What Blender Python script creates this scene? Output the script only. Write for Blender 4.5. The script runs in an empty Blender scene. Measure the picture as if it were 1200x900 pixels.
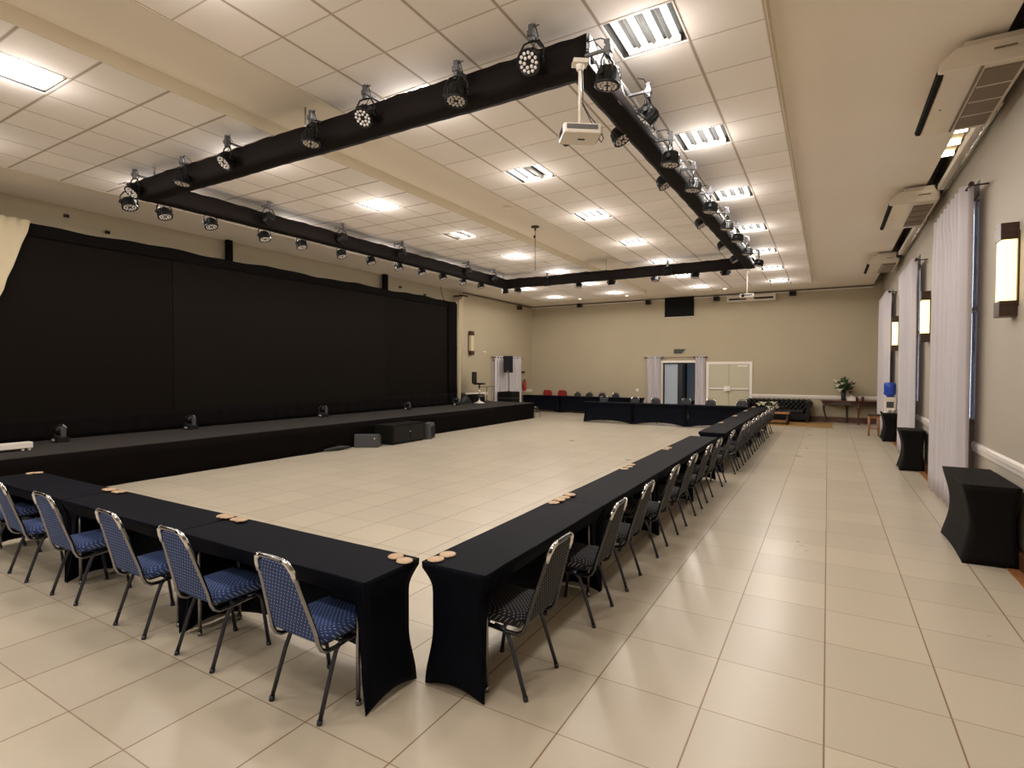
import bpy, bmesh, math, random
from mathutils import Vector, Matrix, Euler
random.seed(7)
PI = math.pi
sc = bpy.context.scene
COL = sc.collection

# ------------------------------------------------------------------ materials
def new_mat(name):
    m = bpy.data.materials.new(name); m.use_nodes = True
    nt = m.node_tree
    return m, nt, nt.nodes['Principled BSDF']

def mat(name, col, rough=.6, metal=0, spec=.5, bump=0, bscale=60, var=0, vscale=6, sheen=0, emit=None, estr=0, trans=0, alpha=1):
    m, nt, b = new_mat(name)
    b.inputs['Base Color'].default_value = (*col, 1)
    b.inputs['Roughness'].default_value = rough
    b.inputs['Metallic'].default_value = metal
    b.inputs['Specular IOR Level'].default_value = spec
    if sheen: b.inputs['Sheen Weight'].default_value = sheen
    if trans: b.inputs['Transmission Weight'].default_value = trans
    if alpha < 1: b.inputs['Alpha'].default_value = alpha
    if emit:
        b.inputs['Emission Color'].default_value = (*emit, 1); b.inputs['Emission Strength'].default_value = estr
    tc = nt.nodes.new('ShaderNodeTexCoord')
    if var:
        n = nt.nodes.new('ShaderNodeTexNoise'); n.inputs['Scale'].default_value = vscale; n.inputs['Detail'].default_value = 4
        nt.links.new(tc.outputs['Object'], n.inputs['Vector'])
        mx = nt.nodes.new('ShaderNodeMix'); mx.data_type = 'RGBA'
        mx.inputs[6].default_value = (*[c*(1-var) for c in col], 1); mx.inputs[7].default_value = (*[min(1, c*(1+var)) for c in col], 1)
        nt.links.new(n.outputs[0], mx.inputs[0]); nt.links.new(mx.outputs[2], b.inputs['Base Color'])
    if bump:
        n = nt.nodes.new('ShaderNodeTexNoise'); n.inputs['Scale'].default_value = bscale; n.inputs['Detail'].default_value = 3
        nt.links.new(tc.outputs['Object'], n.inputs['Vector'])
        bp = nt.nodes.new('ShaderNodeBump'); bp.inputs['Strength'].default_value = bump; bp.inputs['Distance'].default_value = .01
        nt.links.new(n.outputs[0], bp.inputs['Height']); nt.links.new(bp.outputs[0], b.inputs['Normal'])
    return m

def math_node(nt, op, a, b=None, c=None):
    n = nt.nodes.new('ShaderNodeMath'); n.operation = op
    for i, v in enumerate((a, b, c)):
        if v is None: continue
        if isinstance(v, (int, float)): n.inputs[i].default_value = v
        else: nt.links.new(v, n.inputs[i])
    return n.outputs[0]

def tile_mat(name, base, line, size, x0, y0, wx, wy, var, rough, line_y_fade=1.0, alt=None, stain=0.0, bump=True):
    """square tiles laid on a grid, joints of their own colour, each tile its own slight tone"""
    m, nt, b = new_mat(name)
    g = nt.nodes.new('ShaderNodeTexCoord'); sep = nt.nodes.new('ShaderNodeSeparateXYZ')
    nt.links.new(g.outputs['Object'], sep.inputs[0])
    u = math_node(nt, 'DIVIDE', math_node(nt, 'SUBTRACT', sep.outputs[0], x0), size)
    v = math_node(nt, 'DIVIDE', math_node(nt, 'SUBTRACT', sep.outputs[1], y0), size)
    du = math_node(nt, 'ABSOLUTE', math_node(nt, 'SUBTRACT', math_node(nt, 'FRACT', math_node(nt, 'ADD', u, .5)), .5))
    dv = math_node(nt, 'ABSOLUTE', math_node(nt, 'SUBTRACT', math_node(nt, 'FRACT', math_node(nt, 'ADD', v, .5)), .5))
    def soft(d, w):   # joint profile with soft shoulders, same overall weight as a hard line of width w
        n = math_node(nt, 'MULTIPLY', math_node(nt, 'SUBTRACT', 1.0, math_node(nt, 'DIVIDE', d, w/size)), 1.3)
        n.node.use_clamp = True; return n
    lu = soft(du, wx); lv = math_node(nt, 'MULTIPLY', soft(dv, wy), line_y_fade)
    l = math_node(nt, 'MAXIMUM', lu, lv)
    cmb = nt.nodes.new('ShaderNodeCombineXYZ')
    nt.links.new(math_node(nt, 'FLOOR', u), cmb.inputs[0]); nt.links.new(math_node(nt, 'FLOOR', v), cmb.inputs[1])
    wn = nt.nodes.new('ShaderNodeTexWhiteNoise'); wn.noise_dimensions = '2D'; nt.links.new(cmb.outputs[0], wn.inputs['Vector'])
    mx = nt.nodes.new('ShaderNodeMix'); mx.data_type = 'RGBA'
    a2 = alt or base
    mx.inputs[6].default_value = (*[c*(1-var) for c in base], 1); mx.inputs[7].default_value = (*[min(1, c*(1+var)) for c in a2], 1)
    nt.links.new(wn.outputs[0], mx.inputs[0])
    src = mx.outputs[2]
    no = nt.nodes.new('ShaderNodeTexNoise'); no.inputs['Scale'].default_value = 1.3; no.inputs['Detail'].default_value = 5
    nt.links.new(g.outputs['Object'], no.inputs['Vector'])
    if stain:
        m3 = nt.nodes.new('ShaderNodeMix'); m3.data_type = 'RGBA'; m3.blend_type = 'MULTIPLY'
        m3.inputs[7].default_value = (1, .95, .9, 1)
        nt.links.new(math_node(nt, 'MULTIPLY', no.outputs[0], stain), m3.inputs[0]); nt.links.new(src, m3.inputs[6]); src = m3.outputs[2]
    m2 = nt.nodes.new('ShaderNodeMix'); m2.data_type = 'RGBA'; m2.inputs[7].default_value = (*line, 1)
    nt.links.new(l, m2.inputs[0]); nt.links.new(src, m2.inputs[6]); nt.links.new(m2.outputs[2], b.inputs['Base Color'])
    r = math_node(nt, 'ADD', math_node(nt, 'MULTIPLY', no.outputs[0], .12), rough - .06)
    nt.links.new(r, b.inputs['Roughness'])
    bp = nt.nodes.new('ShaderNodeBump'); bp.inputs['Strength'].default_value = .35; bp.inputs['Distance'].default_value = .003; bp.invert = True
    if bump: nt.links.new(l, bp.inputs['Height']); nt.links.new(bp.outputs[0], b.inputs['Normal'])
    return m

def dotted_mat(name, base, dot):
    """woven upholstery with a regular pattern of small pale dots"""
    m, nt, b = new_mat(name)
    g = nt.nodes.new('ShaderNodeTexCoord'); sp = nt.nodes.new('ShaderNodeSeparateXYZ'); nt.links.new(g.outputs['Object'], sp.inputs[0])
    w = math_node(nt, 'DIVIDE', math_node(nt, 'ADD', sp.outputs[1], sp.outputs[2]), .0165)
    row = math_node(nt, 'FLOOR', w)
    u = math_node(nt, 'ADD', math_node(nt, 'DIVIDE', sp.outputs[0], .027), math_node(nt, 'MULTIPLY', math_node(nt, 'FLOORED_MODULO', row, 2.0), .5))
    fu = math_node(nt, 'MULTIPLY', math_node(nt, 'SUBTRACT', math_node(nt, 'FRACT', u), .5), .027)
    fw = math_node(nt, 'MULTIPLY', math_node(nt, 'SUBTRACT', math_node(nt, 'FRACT', w), .5), .0165)
    d2_ = math_node(nt, 'ADD', math_node(nt, 'MULTIPLY', fu, fu), math_node(nt, 'MULTIPLY', fw, fw))
    l = math_node(nt, 'LESS_THAN', d2_, .0040**2)
    no = nt.nodes.new('ShaderNodeTexNoise'); no.inputs['Scale'].default_value = 14; nt.links.new(g.outputs['Object'], no.inputs['Vector'])
    mx = nt.nodes.new('ShaderNodeMix'); mx.data_type = 'RGBA'
    mx.inputs[6].default_value = (*[c*.7 for c in base], 1); mx.inputs[7].default_value = (*[c*1.3 for c in base], 1); nt.links.new(no.outputs[0], mx.inputs[0])
    m2 = nt.nodes.new('ShaderNodeMix'); m2.data_type = 'RGBA'; m2.inputs[7].default_value = (*dot, 1)
    nt.links.new(l, m2.inputs[0]); nt.links.new(mx.outputs[2], m2.inputs[6]); nt.links.new(m2.outputs[2], b.inputs['Base Color'])
    b.inputs['Roughness'].default_value = .75; b.inputs['Specular IOR Level'].default_value = .25
    return m

def wood_slice_mat(name):
    m, nt, b = new_mat(name)
    g = nt.nodes.new('ShaderNodeTexCoord'); w = nt.nodes.new('ShaderNodeTexWave'); w.wave_type = 'RINGS'; w.rings_direction = 'Z'
    w.inputs['Scale'].default_value = 28; w.inputs['Distortion'].default_value = 5; w.inputs['Detail'].default_value = 3
    nt.links.new(g.outputs['Object'], w.inputs['Vector'])
    r = nt.nodes.new('ShaderNodeValToRGB'); r.color_ramp.elements[0].color = (.26, .12, .05, 1); r.color_ramp.elements[1].color = (.72, .54, .36, 1)
    r.color_ramp.elements[0].position = .1; r.color_ramp.elements[1].position = .6
    nt.links.new(w.outputs[0], r.inputs[0]); nt.links.new(r.outputs[0], b.inputs['Base Color']); b.inputs['Roughness'].default_value = .5
    return m

def grain_mat(name, c1, c2, rough=.45, scale=3):
    m, nt, b = new_mat(name)
    g = nt.nodes.new('ShaderNodeTexCoord'); mp = nt.nodes.new('ShaderNodeMapping'); mp.inputs['Scale'].default_value = (1, 9, 9)
    n = nt.nodes.new('ShaderNodeTexNoise'); n.inputs['Scale'].default_value = scale; n.inputs['Detail'].default_value = 5
    nt.links.new(g.outputs['Object'], mp.inputs[0]); nt.links.new(mp.outputs[0], n.inputs['Vector'])
    r = nt.nodes.new('ShaderNodeValToRGB'); r.color_ramp.elements[0].color = (*c1, 1); r.color_ramp.elements[1].color = (*c2, 1)
    r.color_ramp.elements[0].position = .3; r.color_ramp.elements[1].position = .7
    nt.links.new(n.outputs[0], r.inputs[0]); nt.links.new(r.outputs[0], b.inputs['Base Color']); b.inputs['Roughness'].default_value = rough
    return m

def curtain_mat(name, col, tr):
    m, nt, b = new_mat(name)
    b.inputs['Base Color'].default_value = (*col, 1); b.inputs['Roughness'].default_value = .8
    t = nt.nodes.new('ShaderNodeBsdfTranslucent'); t.inputs[0].default_value = (*col, 1)
    mx = nt.nodes.new('ShaderNodeMixShader'); mx.inputs[0].default_value = tr
    out = nt.nodes['Material Output']
    nt.links.new(b.outputs[0], mx.inputs[1]); nt.links.new(t.outputs[0], mx.inputs[2]); nt.links.new(mx.outputs[0], out.inputs[0])
    return m

M = {}
M['floor'] = tile_mat('beige floor tile', (.57, .51, .41), (.20, .10, .05), .6, .009, .106, .0065, .0055, .05, .30, .70, stain=.35, bump=False)
M['panel'] = tile_mat('ceiling panel', (.94, .885, .845), (.42, .34, .27), .625, -4.86, .065, .022, .012, .05, .8, .75, alt=(.94, .87, .83))
M['panel_left'] = tile_mat('ceiling panel left', (.94, .885, .845), (.42, .34, .27), .625, -6.08, .065, .012, .022, .05, .8, 1, alt=(.94, .87, .83))
M['plaster'] = mat('ceiling plaster', (.92, .85, .77), .85, var=.03, vscale=.8)
M['raft_edge'] = mat('raft edge', (.72, .64, .50), .8)
M['wall'] = mat('beige wall paint', (.43, .365, .255), .8, var=.05, vscale=.7, bump=.08, bscale=90)
M['wall_r'] = mat('grey beige wall paint', (.42, .375, .31), .7, var=.03, vscale=.7, bump=.08, bscale=90)
M['white'] = mat('white trim paint', (.80, .74, .68), .4)
M['base'] = grain_mat('dark wood skirting', (.05, .018, .008), (.13, .05, .02), .4)
M['black_stage'] = mat('black stage carpet', (.024, .019, .018), .95, bump=.4, bscale=200, var=.5, vscale=60)
M['black_drape'] = mat('black drape', (.0045, .0035, .0035), .95, spec=.1)
M['black_skirt'] = mat('black stage skirt', (.0045, .0032, .003), .95, spec=.06, bump=.2, bscale=8)
M['led'] = mat('dark led panel', (.0070, .0052, .004), .8, spec=.06, var=.35, vscale=250)
M['led2'] = mat('dark led panel lighter', (.0085, .0066, .005), .8, spec=.06, var=.35, vscale=250)
M['cloth'] = mat('black stretch cloth', (.0030, .0038, .0080), .65, spec=.07, bump=.1, bscale=300)
M['cloth_box'] = mat('charcoal stretch cloth', (.005, .0042, .004), .7, spec=.13, bump=.25, bscale=250)
M['tabletop'] = mat('grey laminate', (.3, .3, .3), .4)
M['steel'] = mat('chrome tube', (.30, .30, .31), .22, metal=1)
M['steel_dark'] = mat('dark chrome tube', (.085, .085, .09), .25, metal=1)
M['alu_dull'] = mat('dull aluminium', (.17, .17, .18), .5, metal=.8)
M['leg'] = mat('dark steel tube', (.06, .065, .085), .35, metal=.8)
M['foot'] = mat('black rubber', (.01, .01, .01), .7)
M['blue'] = dotted_mat('blue dotted fabric', (.030, .060, .185), (.30, .36, .52))
M['dark'] = dotted_mat('charcoal dotted fabric', (.011, .012, .016), (.20, .20, .21))
M['red'] = mat('red fabric', (.28, .012, .015), .7)
M['coaster'] = wood_slice_mat('wood slice')
M['truss_cloth'] = mat('black truss cloth', (.008, .005, .005), .85, spec=.2, bump=.6, bscale=12)
M['alu'] = mat('aluminium', (.62, .63, .66), .3, metal=.9)
M['black'] = mat('black plastic', (.008, .008, .008), .4, spec=.25)
M['black_matte'] = mat('black matte', (.006, .006, .005), .8, spec=.15)
M['grey_plastic'] = mat('dark grey plastic', (.055, .055, .06), .5)
M['grille'] = mat('speaker grille', (.014, .014, .016), .75, spec=.15, bump=.4, bscale=400)
M['lens'] = mat('lamp lens', (.75, .70, .68), .15, spec=.8)
M['glossy_white'] = mat('white plastic', (.74, .68, .60), .25)
M['ac'] = mat('aged white plastic', (.70, .62, .52), .28)
M['ac_grille'] = mat('grey grille', (.20, .15, .11), .6, bump=.6, bscale=120)
M['dark_brown'] = grain_mat('dark brown wood', (.030, .012, .007), (.06, .026, .014), .4)
M['mahogany'] = grain_mat('mahogany', (.06, .014, .007), (.14, .035, .015), .3)
M['brown_wood'] = grain_mat('warm brown wood', (.26, .11, .04), (.42, .19, .07), .4)
M['leather'] = mat('black leather', (.005, .0045, .004), .45, spec=.25, bump=.2, bscale=40)
M['rug'] = mat('tan rug', (.36, .22, .08), .95, bump=.3, bscale=150, var=.15, vscale=20)
M['curtain'] = curtain_mat('white voile', (.76, .72, .75), .35)
M['beige_curtain'] = mat('beige curtain', (.52, .44, .30), .85)
M['water_blue'] = mat('blue water bottle', (.02, .07, .50), .2, trans=.15)
M['leaf'] = mat('leaf', (.035, .075, .02), .6, var=.4, vscale=30)
M['petal'] = mat('white petal', (.78, .78, .62), .5)
M['purple'] = mat('dark purple blossom', (.06, .01, .02), .6)
M['extinguisher'] = mat('red enamel', (.35, .02, .012), .3)
M['frost'] = mat('frosted glass door', (.36, .42, .50), .35)
M['door_beige'] = mat('beige frosted pane', (.50, .46, .34), .3)
M['door_dark'] = mat('dark door frame', (.01, .011, .014), .35)
M['glass'] = mat('window glass', (.9, .95, 1), .02, trans=1)
M['tube'] = mat('fluorescent tube', (1, 1, 1), .5, emit=(1, .96, .9), estr=3.2)
M['slot_glow_bar'] = mat('slot glowing bar', (1, 1, 1), .5, emit=(1, .88, .62), estr=9)
M['tube_off'] = mat('dead tube', (.45, .41, .36), .4)
M['reflector'] = mat('troffer reflector', (.06, .058, .055), .5, metal=0)
M['shade'] = mat('glowing shade', (.9, .8, .6), .5, emit=(1, .74, .26), estr=2.7)
M['shade_off'] = mat('unlit shade', (.62, .52, .34), .5)
M['downlight'] = mat('downlight lamp', (1, 1, 1), .5, emit=(1, .85, .65), estr=14)
M['cable'] = mat('black cable', (.006, .006, .006), .5)
M['sign'] = mat('dark green sign', (.01, .02, .012), .4)
M['chrome'] = mat('bright chrome', (.8, .8, .8), .12, metal=1)
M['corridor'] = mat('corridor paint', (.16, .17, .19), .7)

# ------------------------------------------------------------------ mesh builder
class MB:
    def __init__(s): s.v = []; s.f = []; s.sm = []
    def add(s, vs, fs, smooth=False):
        o = len(s.v); s.v += [tuple(p) for p in vs]; s.f += [tuple(i+o for i in f) for f in fs]; s.sm += [smooth]*len(fs); return s
    def box(s, x0, x1, y0, y1, z0, z1):
        return s.add([(x0,y0,z0),(x1,y0,z0),(x1,y1,z0),(x0,y1,z0),(x0,y0,z1),(x1,y0,z1),(x1,y1,z1),(x0,y1,z1)],
              [(0,3,2,1),(4,5,6,7),(0,1,5,4),(1,2,6,5),(2,3,7,6),(3,0,4,7)])
    def tube(s, pts, r, n=10, closed=False, cap=True):
        P = [Vector(p) for p in pts]; L = len(P); R = r if isinstance(r, (list, tuple)) else [r]*L
        t0 = (P[1]-P[0]).normalized(); up = Vector((0,0,1)) if abs(t0.z) < .9 else Vector((1,0,0))
        nrm = (up - t0*up.dot(t0)).normalized(); rings = []
        for i in range(L):
            if closed: t = (P[(i+1) % L]-P[i-1]).normalized()
            elif i == 0: t = (P[1]-P[0]).normalized()
            elif i == L-1: t = (P[-1]-P[-2]).normalized()
            else: t = ((P[i+1]-P[i]).normalized()+(P[i]-P[i-1]).normalized()).normalized()
            nrm = (nrm - t*nrm.dot(t)).normalized(); b = t.cross(nrm)
            rings.append([P[i]+(nrm*math.cos(2*PI*k/n)+b*math.sin(2*PI*k/n))*R[i] for k in range(n)])
        vs = [p for ring in rings for p in ring]; fs = []
        for i in range(L if closed else L-1):
            j = (i+1) % L
            for k in range(n): fs.append((i*n+k, i*n+(k+1) % n, j*n+(k+1) % n, j*n+k))
        s.add(vs, fs, True)
        if not closed and cap:
            o = len(s.v)-len(vs); s.f.append(tuple(o+k for k in reversed(range(n)))); s.f.append(tuple(o+(L-1)*n+k for k in range(n))); s.sm += [False, False]
        return s
    def lathe(s, prof, n=24, o=(0,0,0), m=None, smooth=True):
        vs = []; fs = []
        for r, z in prof:
            for k in range(n):
                p = Vector((r*math.cos(2*PI*k/n), r*math.sin(2*PI*k/n), z))
                if m: p = m @ p
                vs.append(p+Vector(o))
        L = len(prof)
        for i in range(L-1):
            for k in range(n): fs.append((i*n+k, i*n+(k+1) % n, (i+1)*n+(k+1) % n, (i+1)*n+k))
        fs.append(tuple(reversed(range(n)))); fs.append(tuple((L-1)*n+k for k in range(n)))
        return s.add(vs, fs, smooth)
    def prism(s, poly, a, b, axis='y'):
        n = len(poly)
        def P(u, w, t): return (u, t, w) if axis == 'y' else ((t, u, w) if axis == 'x' else (u, w, t))
        vs = [P(u, w, a) for u, w in poly]+[P(u, w, b) for u, w in poly]
        fs = [tuple(range(n)), tuple(reversed(range(n, 2*n)))]+[(i, i+n, (i+1) % n+n, (i+1) % n) for i in range(n)]
        return s.add(vs, fs)
    def grid(s, fn, nu, nv, smooth=True):
        vs = [fn(i/nu, j/nv) for j in range(nv+1) for i in range(nu+1)]
        fs = [(j*(nu+1)+i, j*(nu+1)+i+1, (j+1)*(nu+1)+i+1, (j+1)*(nu+1)+i) for j in range(nv) for i in range(nu)]
        return s.add(vs, fs, smooth)
    def rbox(s, x0, x1, y0, y1, z0, z1, r=.02, n=4, axis='z'):
        """box with rounded vertical (axis) edges"""
        A = {'z': (x0, x1, y0, y1), 'y': (x0, x1, z0, z1), 'x': (y0, y1, z0, z1)}[axis]; poly = []
        for cx, cy, a0 in ((A[1]-r, A[3]-r, 0), (A[0]+r, A[3]-r, 90), (A[0]+r, A[2]+r, 180), (A[1]-r, A[2]+r, 270)):
            for k in range(n+1):
                a = math.radians(a0+90*k/n); poly.append((cx+r*math.cos(a), cy+r*math.sin(a)))
        t = {'z': (z0, z1), 'y': (y0, y1), 'x': (x0, x1)}[axis]
        return s.prism(poly, t[0], t[1], axis)
    def mesh(s, name, m):
        me = bpy.data.meshes.new(name); me.from_pydata(s.v, [], s.f); me.polygons.foreach_set('use_smooth', s.sm)
        bm = bmesh.new(); bm.from_mesh(me); bmesh.ops.recalc_face_normals(bm, faces=bm.faces); bm.to_mesh(me); bm.free()
        me.materials.append(m); me.update(); return me
    def build(s, name, m, parent=None, bevel=0, solid=0, loc=None, rot=None):
        o = bpy.data.objects.new(name, s.mesh(name, m)); COL.objects.link(o)
        if parent: o.parent = parent
        if solid:
            d = o.modifiers.new('Solidify', 'SOLIDIFY'); d.thickness = solid; d.offset = 0
        if bevel:
            d = o.modifiers.new('Bevel', 'BEVEL'); d.width = bevel; d.segments = 2; d.limit_method = 'ANGLE'; d.angle_limit = .7
        if loc: o.location = loc
        if rot: o.rotation_euler = rot
        return o

def tag(o, label=None, cat=None, group=None, kind=None):
    if label: o['label'] = label
    if cat: o['category'] = cat
    if group: o['group'] = group
    if kind: o['kind'] = kind
    return o
def empty(name, loc, label, cat, group=None, rz=0):
    o = bpy.data.objects.new(name, None); COL.objects.link(o); o.location = loc; o.rotation_euler = (0, 0, rz); o.empty_display_size = .1
    return tag(o, label, cat, group)
def struct(o): o['kind'] = 'structure'; return o
def copy_tree(src, loc, rz, label, group=None):
    r = src.copy(); COL.objects.link(r); r.location = loc; r.rotation_euler = (0, 0, rz); r['label'] = label
    if group: r['group'] = group
    def rec(a, b):
        for ch in list(a.children):
            c = ch.copy(); COL.objects.link(c); c.parent = b; c.matrix_parent_inverse = ch.matrix_parent_inverse; rec(ch, c)
    rec(src, r); return r
ORD = ['first','second','third','fourth','fifth','sixth','seventh','eighth','ninth','tenth','eleventh','twelfth','thirteenth','fourteenth']

# ------------------------------------------------------------------ camera (fitted to the floor tile grid)
f, yaw, pitch, roll = 633.6, .52847, -.02452, .00211
H = 1.8844
cy, sy, cp, sp = math.cos(yaw), math.sin(yaw), math.cos(pitch), math.sin(pitch)
F = Vector((-sy*cp, cy*cp, sp)); R = Vector((cy, sy, 0)); U = R.cross(F)
R2 = R*math.cos(roll)+U*math.sin(roll); U2 = -R*math.sin(roll)+U*math.cos(roll)
cam = bpy.data.cameras.new('camera'); co = bpy.data.objects.new('camera', cam); COL.objects.link(co)
cam.sensor_fit = 'HORIZONTAL'; cam.sensor_width = 36; cam.lens = f/1200*36; cam.clip_end = 200; cam.clip_start = .05
mw = Matrix((( R2.x, U2.x, -F.x, 0), (R2.y, U2.y, -F.y, 0), (R2.z, U2.z, -F.z, H), (0,0,0,1)))
co.matrix_world = mw; sc.camera = co

# ------------------------------------------------------------------ room shell
XR, XL, YF, YB, ZC, ZR = 1.65, -12.6, 23.3, -5.6, 5.0, 4.85
struct(MB().box(XL-.3, XR+.6, YB-.2, YF+.2, -.12, 0).build('floor', M['floor']))
XC = 1.38   # plaster ceiling stops here, an open slot runs along the right wall
struct(MB().box(XL-.3, XC, YB-.2, YF+.2, ZC, ZC+.12).build('ceiling', M['plaster']))
struct(MB().box(XC, XR+.3, YB-.2, YF+.2, ZC+.45, ZC+.5).box(XC-.04, XC, YB, YF, ZC+.12, ZC+.45).build('ceiling_slot', M['dark_brown']))
# far wall with a doorway
D0, D1, DZ = -6.11, -4.76, 2.24
struct(MB().box(XL-.3, D0, YF, YF+.2, 0, ZC+.5).box(D1, XR+.3, YF, YF+.2, 0, ZC+.5).box(D0, D1, YF, YF+.2, DZ, ZC+.5).build('wall_far', M['wall']))
struct(MB().box(XL-.3, XR+.3, YB-.2, YB, 0, ZC+.5).build('wall_near', M['wall']))
# left wall: a deep part behind the stage, a thicker part beyond it
struct(MB().box(XL-.3, XL, YB, 17.45, 0, ZC+.1).box(XL-.3, XL+.12, 17.45, YF, 0, ZC+.1).build('wall_left', M['wall']))
# right wall with three tall window openings
WIN = [(9.05, 11.0), (14.15, 16.0), (19.6, 21.4)]; ZW = 4.35
w = MB(); y = YB
for a, b in WIN:
    w.box(XR, XR+.3, y, a, 0, ZC+.5); w.box(XR, XR+.3, a, b, ZW, ZC+.5); y = b
w.box(XR, XR+.3, y, YF, 0, ZC+.5); struct(w.build('wall_right', M['wall_r']))
for i, (a, b) in enumerate(WIN):
    g = struct(MB().box(XR+.16, XR+.17, a, b, 1.15, ZW).build(f'window_{i+1}', M['glass']))
    fr = MB()
    for yy in (a, (a+b)/2-.02, b-.05): fr.box(XR+.13, XR+.2, yy, yy+.05, 1.15, ZW)
    for zz in (1.15, 2.75, ZW-.05): fr.box(XR+.13, XR+.2, a, b, zz, zz+.05)
    fr.build('window_frame', M['dark_brown'], g)
    MB().box(XR+.12, XR+.22, a, b, 0, 1.15).build('window_lower_panel', M['dark_brown'], g)
# rails and skirting
def rail_poly(s): return [(0, .86), (s*.018, .865), (s*.022, .90), (s*.03, .93), (s*.03, .965), (s*.012, .985), (0, .985)]
t = MB(); y = YB
for a, b in WIN: t.prism([(XR-u, z) for u, z in rail_poly(1)], y, a, 'y'); y = b
t.prism([(XR-u, z) for u, z in rail_poly(1)], y, YF, 'y'); struct(t.build('trim_1', M['white']))
struct(MB().prism([(YF-u, z) for u, z in rail_poly(1)], -2.58, XR, 'x').build('trim_2', M['white']))
struct(MB().prism([(XL+.12+u, z) for u, z in rail_poly(1)], 17.45, 19.3, 'y').prism([(XL+.12+u, z) for u, z in rail_poly(1)], 22.3, YF, 'y').build('trim_3', M['white']))
bs = MB(); y = YB
for a, b in WIN: bs.box(XR-.06, XR, y, a, 0, .16); y = b
bs.box(XR-.06, XR, y, YF, 0, .16); struct(bs.build('baseboard_right', M['base']))
struct(MB().box(XR-.15, XR-.06, YB, YF, 0, .012).build('trim_4', M['brown_wood']))
struct(MB().box(-2.55, XR, YF-.03, YF, 0, .2).box(-12.48, -6.3, YF-.03, YF, 0, .2).build('baseboard_far', M['base']))
struct(MB().box(XL+.1, XL+.6, YF-.06, YF, 4.90, 4.93).box(XL+.6, XC, YF-.05, YF, 4.9, 4.93).build('trim_5', M['white']))
struct(MB().box(XL+.12, XL+.17, 17.5, YF, 4.93, 4.96).box(XL+.12, XC, YF-.04, YF, 4.945, 4.965).build('trim_6', M['dark_brown']))

# ceiling rafts of square panels with open cells for the light troffers
FY = [4.75+2.5*k for k in range(-3, 7)]
def raft(name, x0, x1, fx, m):
    y0 = -4.31; ny = int(round((20.69+4.31)/.625)); nx = 7
    b = MB(); cells = set()
    for X in fx:
        for Y in FY: cells.add((int((X-x0)/.625), int((Y-y0)/.625)))
    for i in range(nx):
        for j in range(ny):
            if (i, j) in cells: continue
            a, c = x0+i*.625, y0+j*.625
            b.add([(a, c, ZR), (a+.625, c, ZR), (a+.625, c+.625, ZR), (a, c+.625, ZR)], [(0, 3, 2, 1)])
    o = struct(b.build(name, m))
    xe, ye = x0+nx*.625, y0+ny*.625
    e = MB().box(x0-.012, x0, y0, ye, ZR-.005, ZC).box(xe, xe+.012, y0, ye, ZR-.005, ZC).box(x0-.012, xe+.012, y0-.012, y0, ZR-.005, ZC).box(x0-.012, xe+.012, ye, ye+.012, ZR-.005, ZC)
    struct(e.build(name+'_edge', M['raft_edge']))
raft('ceiling_raft_right', -4.86, -.485, (-1.42, -3.94), M['panel'])
raft('ceiling_raft_left', -10.455, -6.08, (-7.04, -9.54), M['panel_left'])

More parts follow.
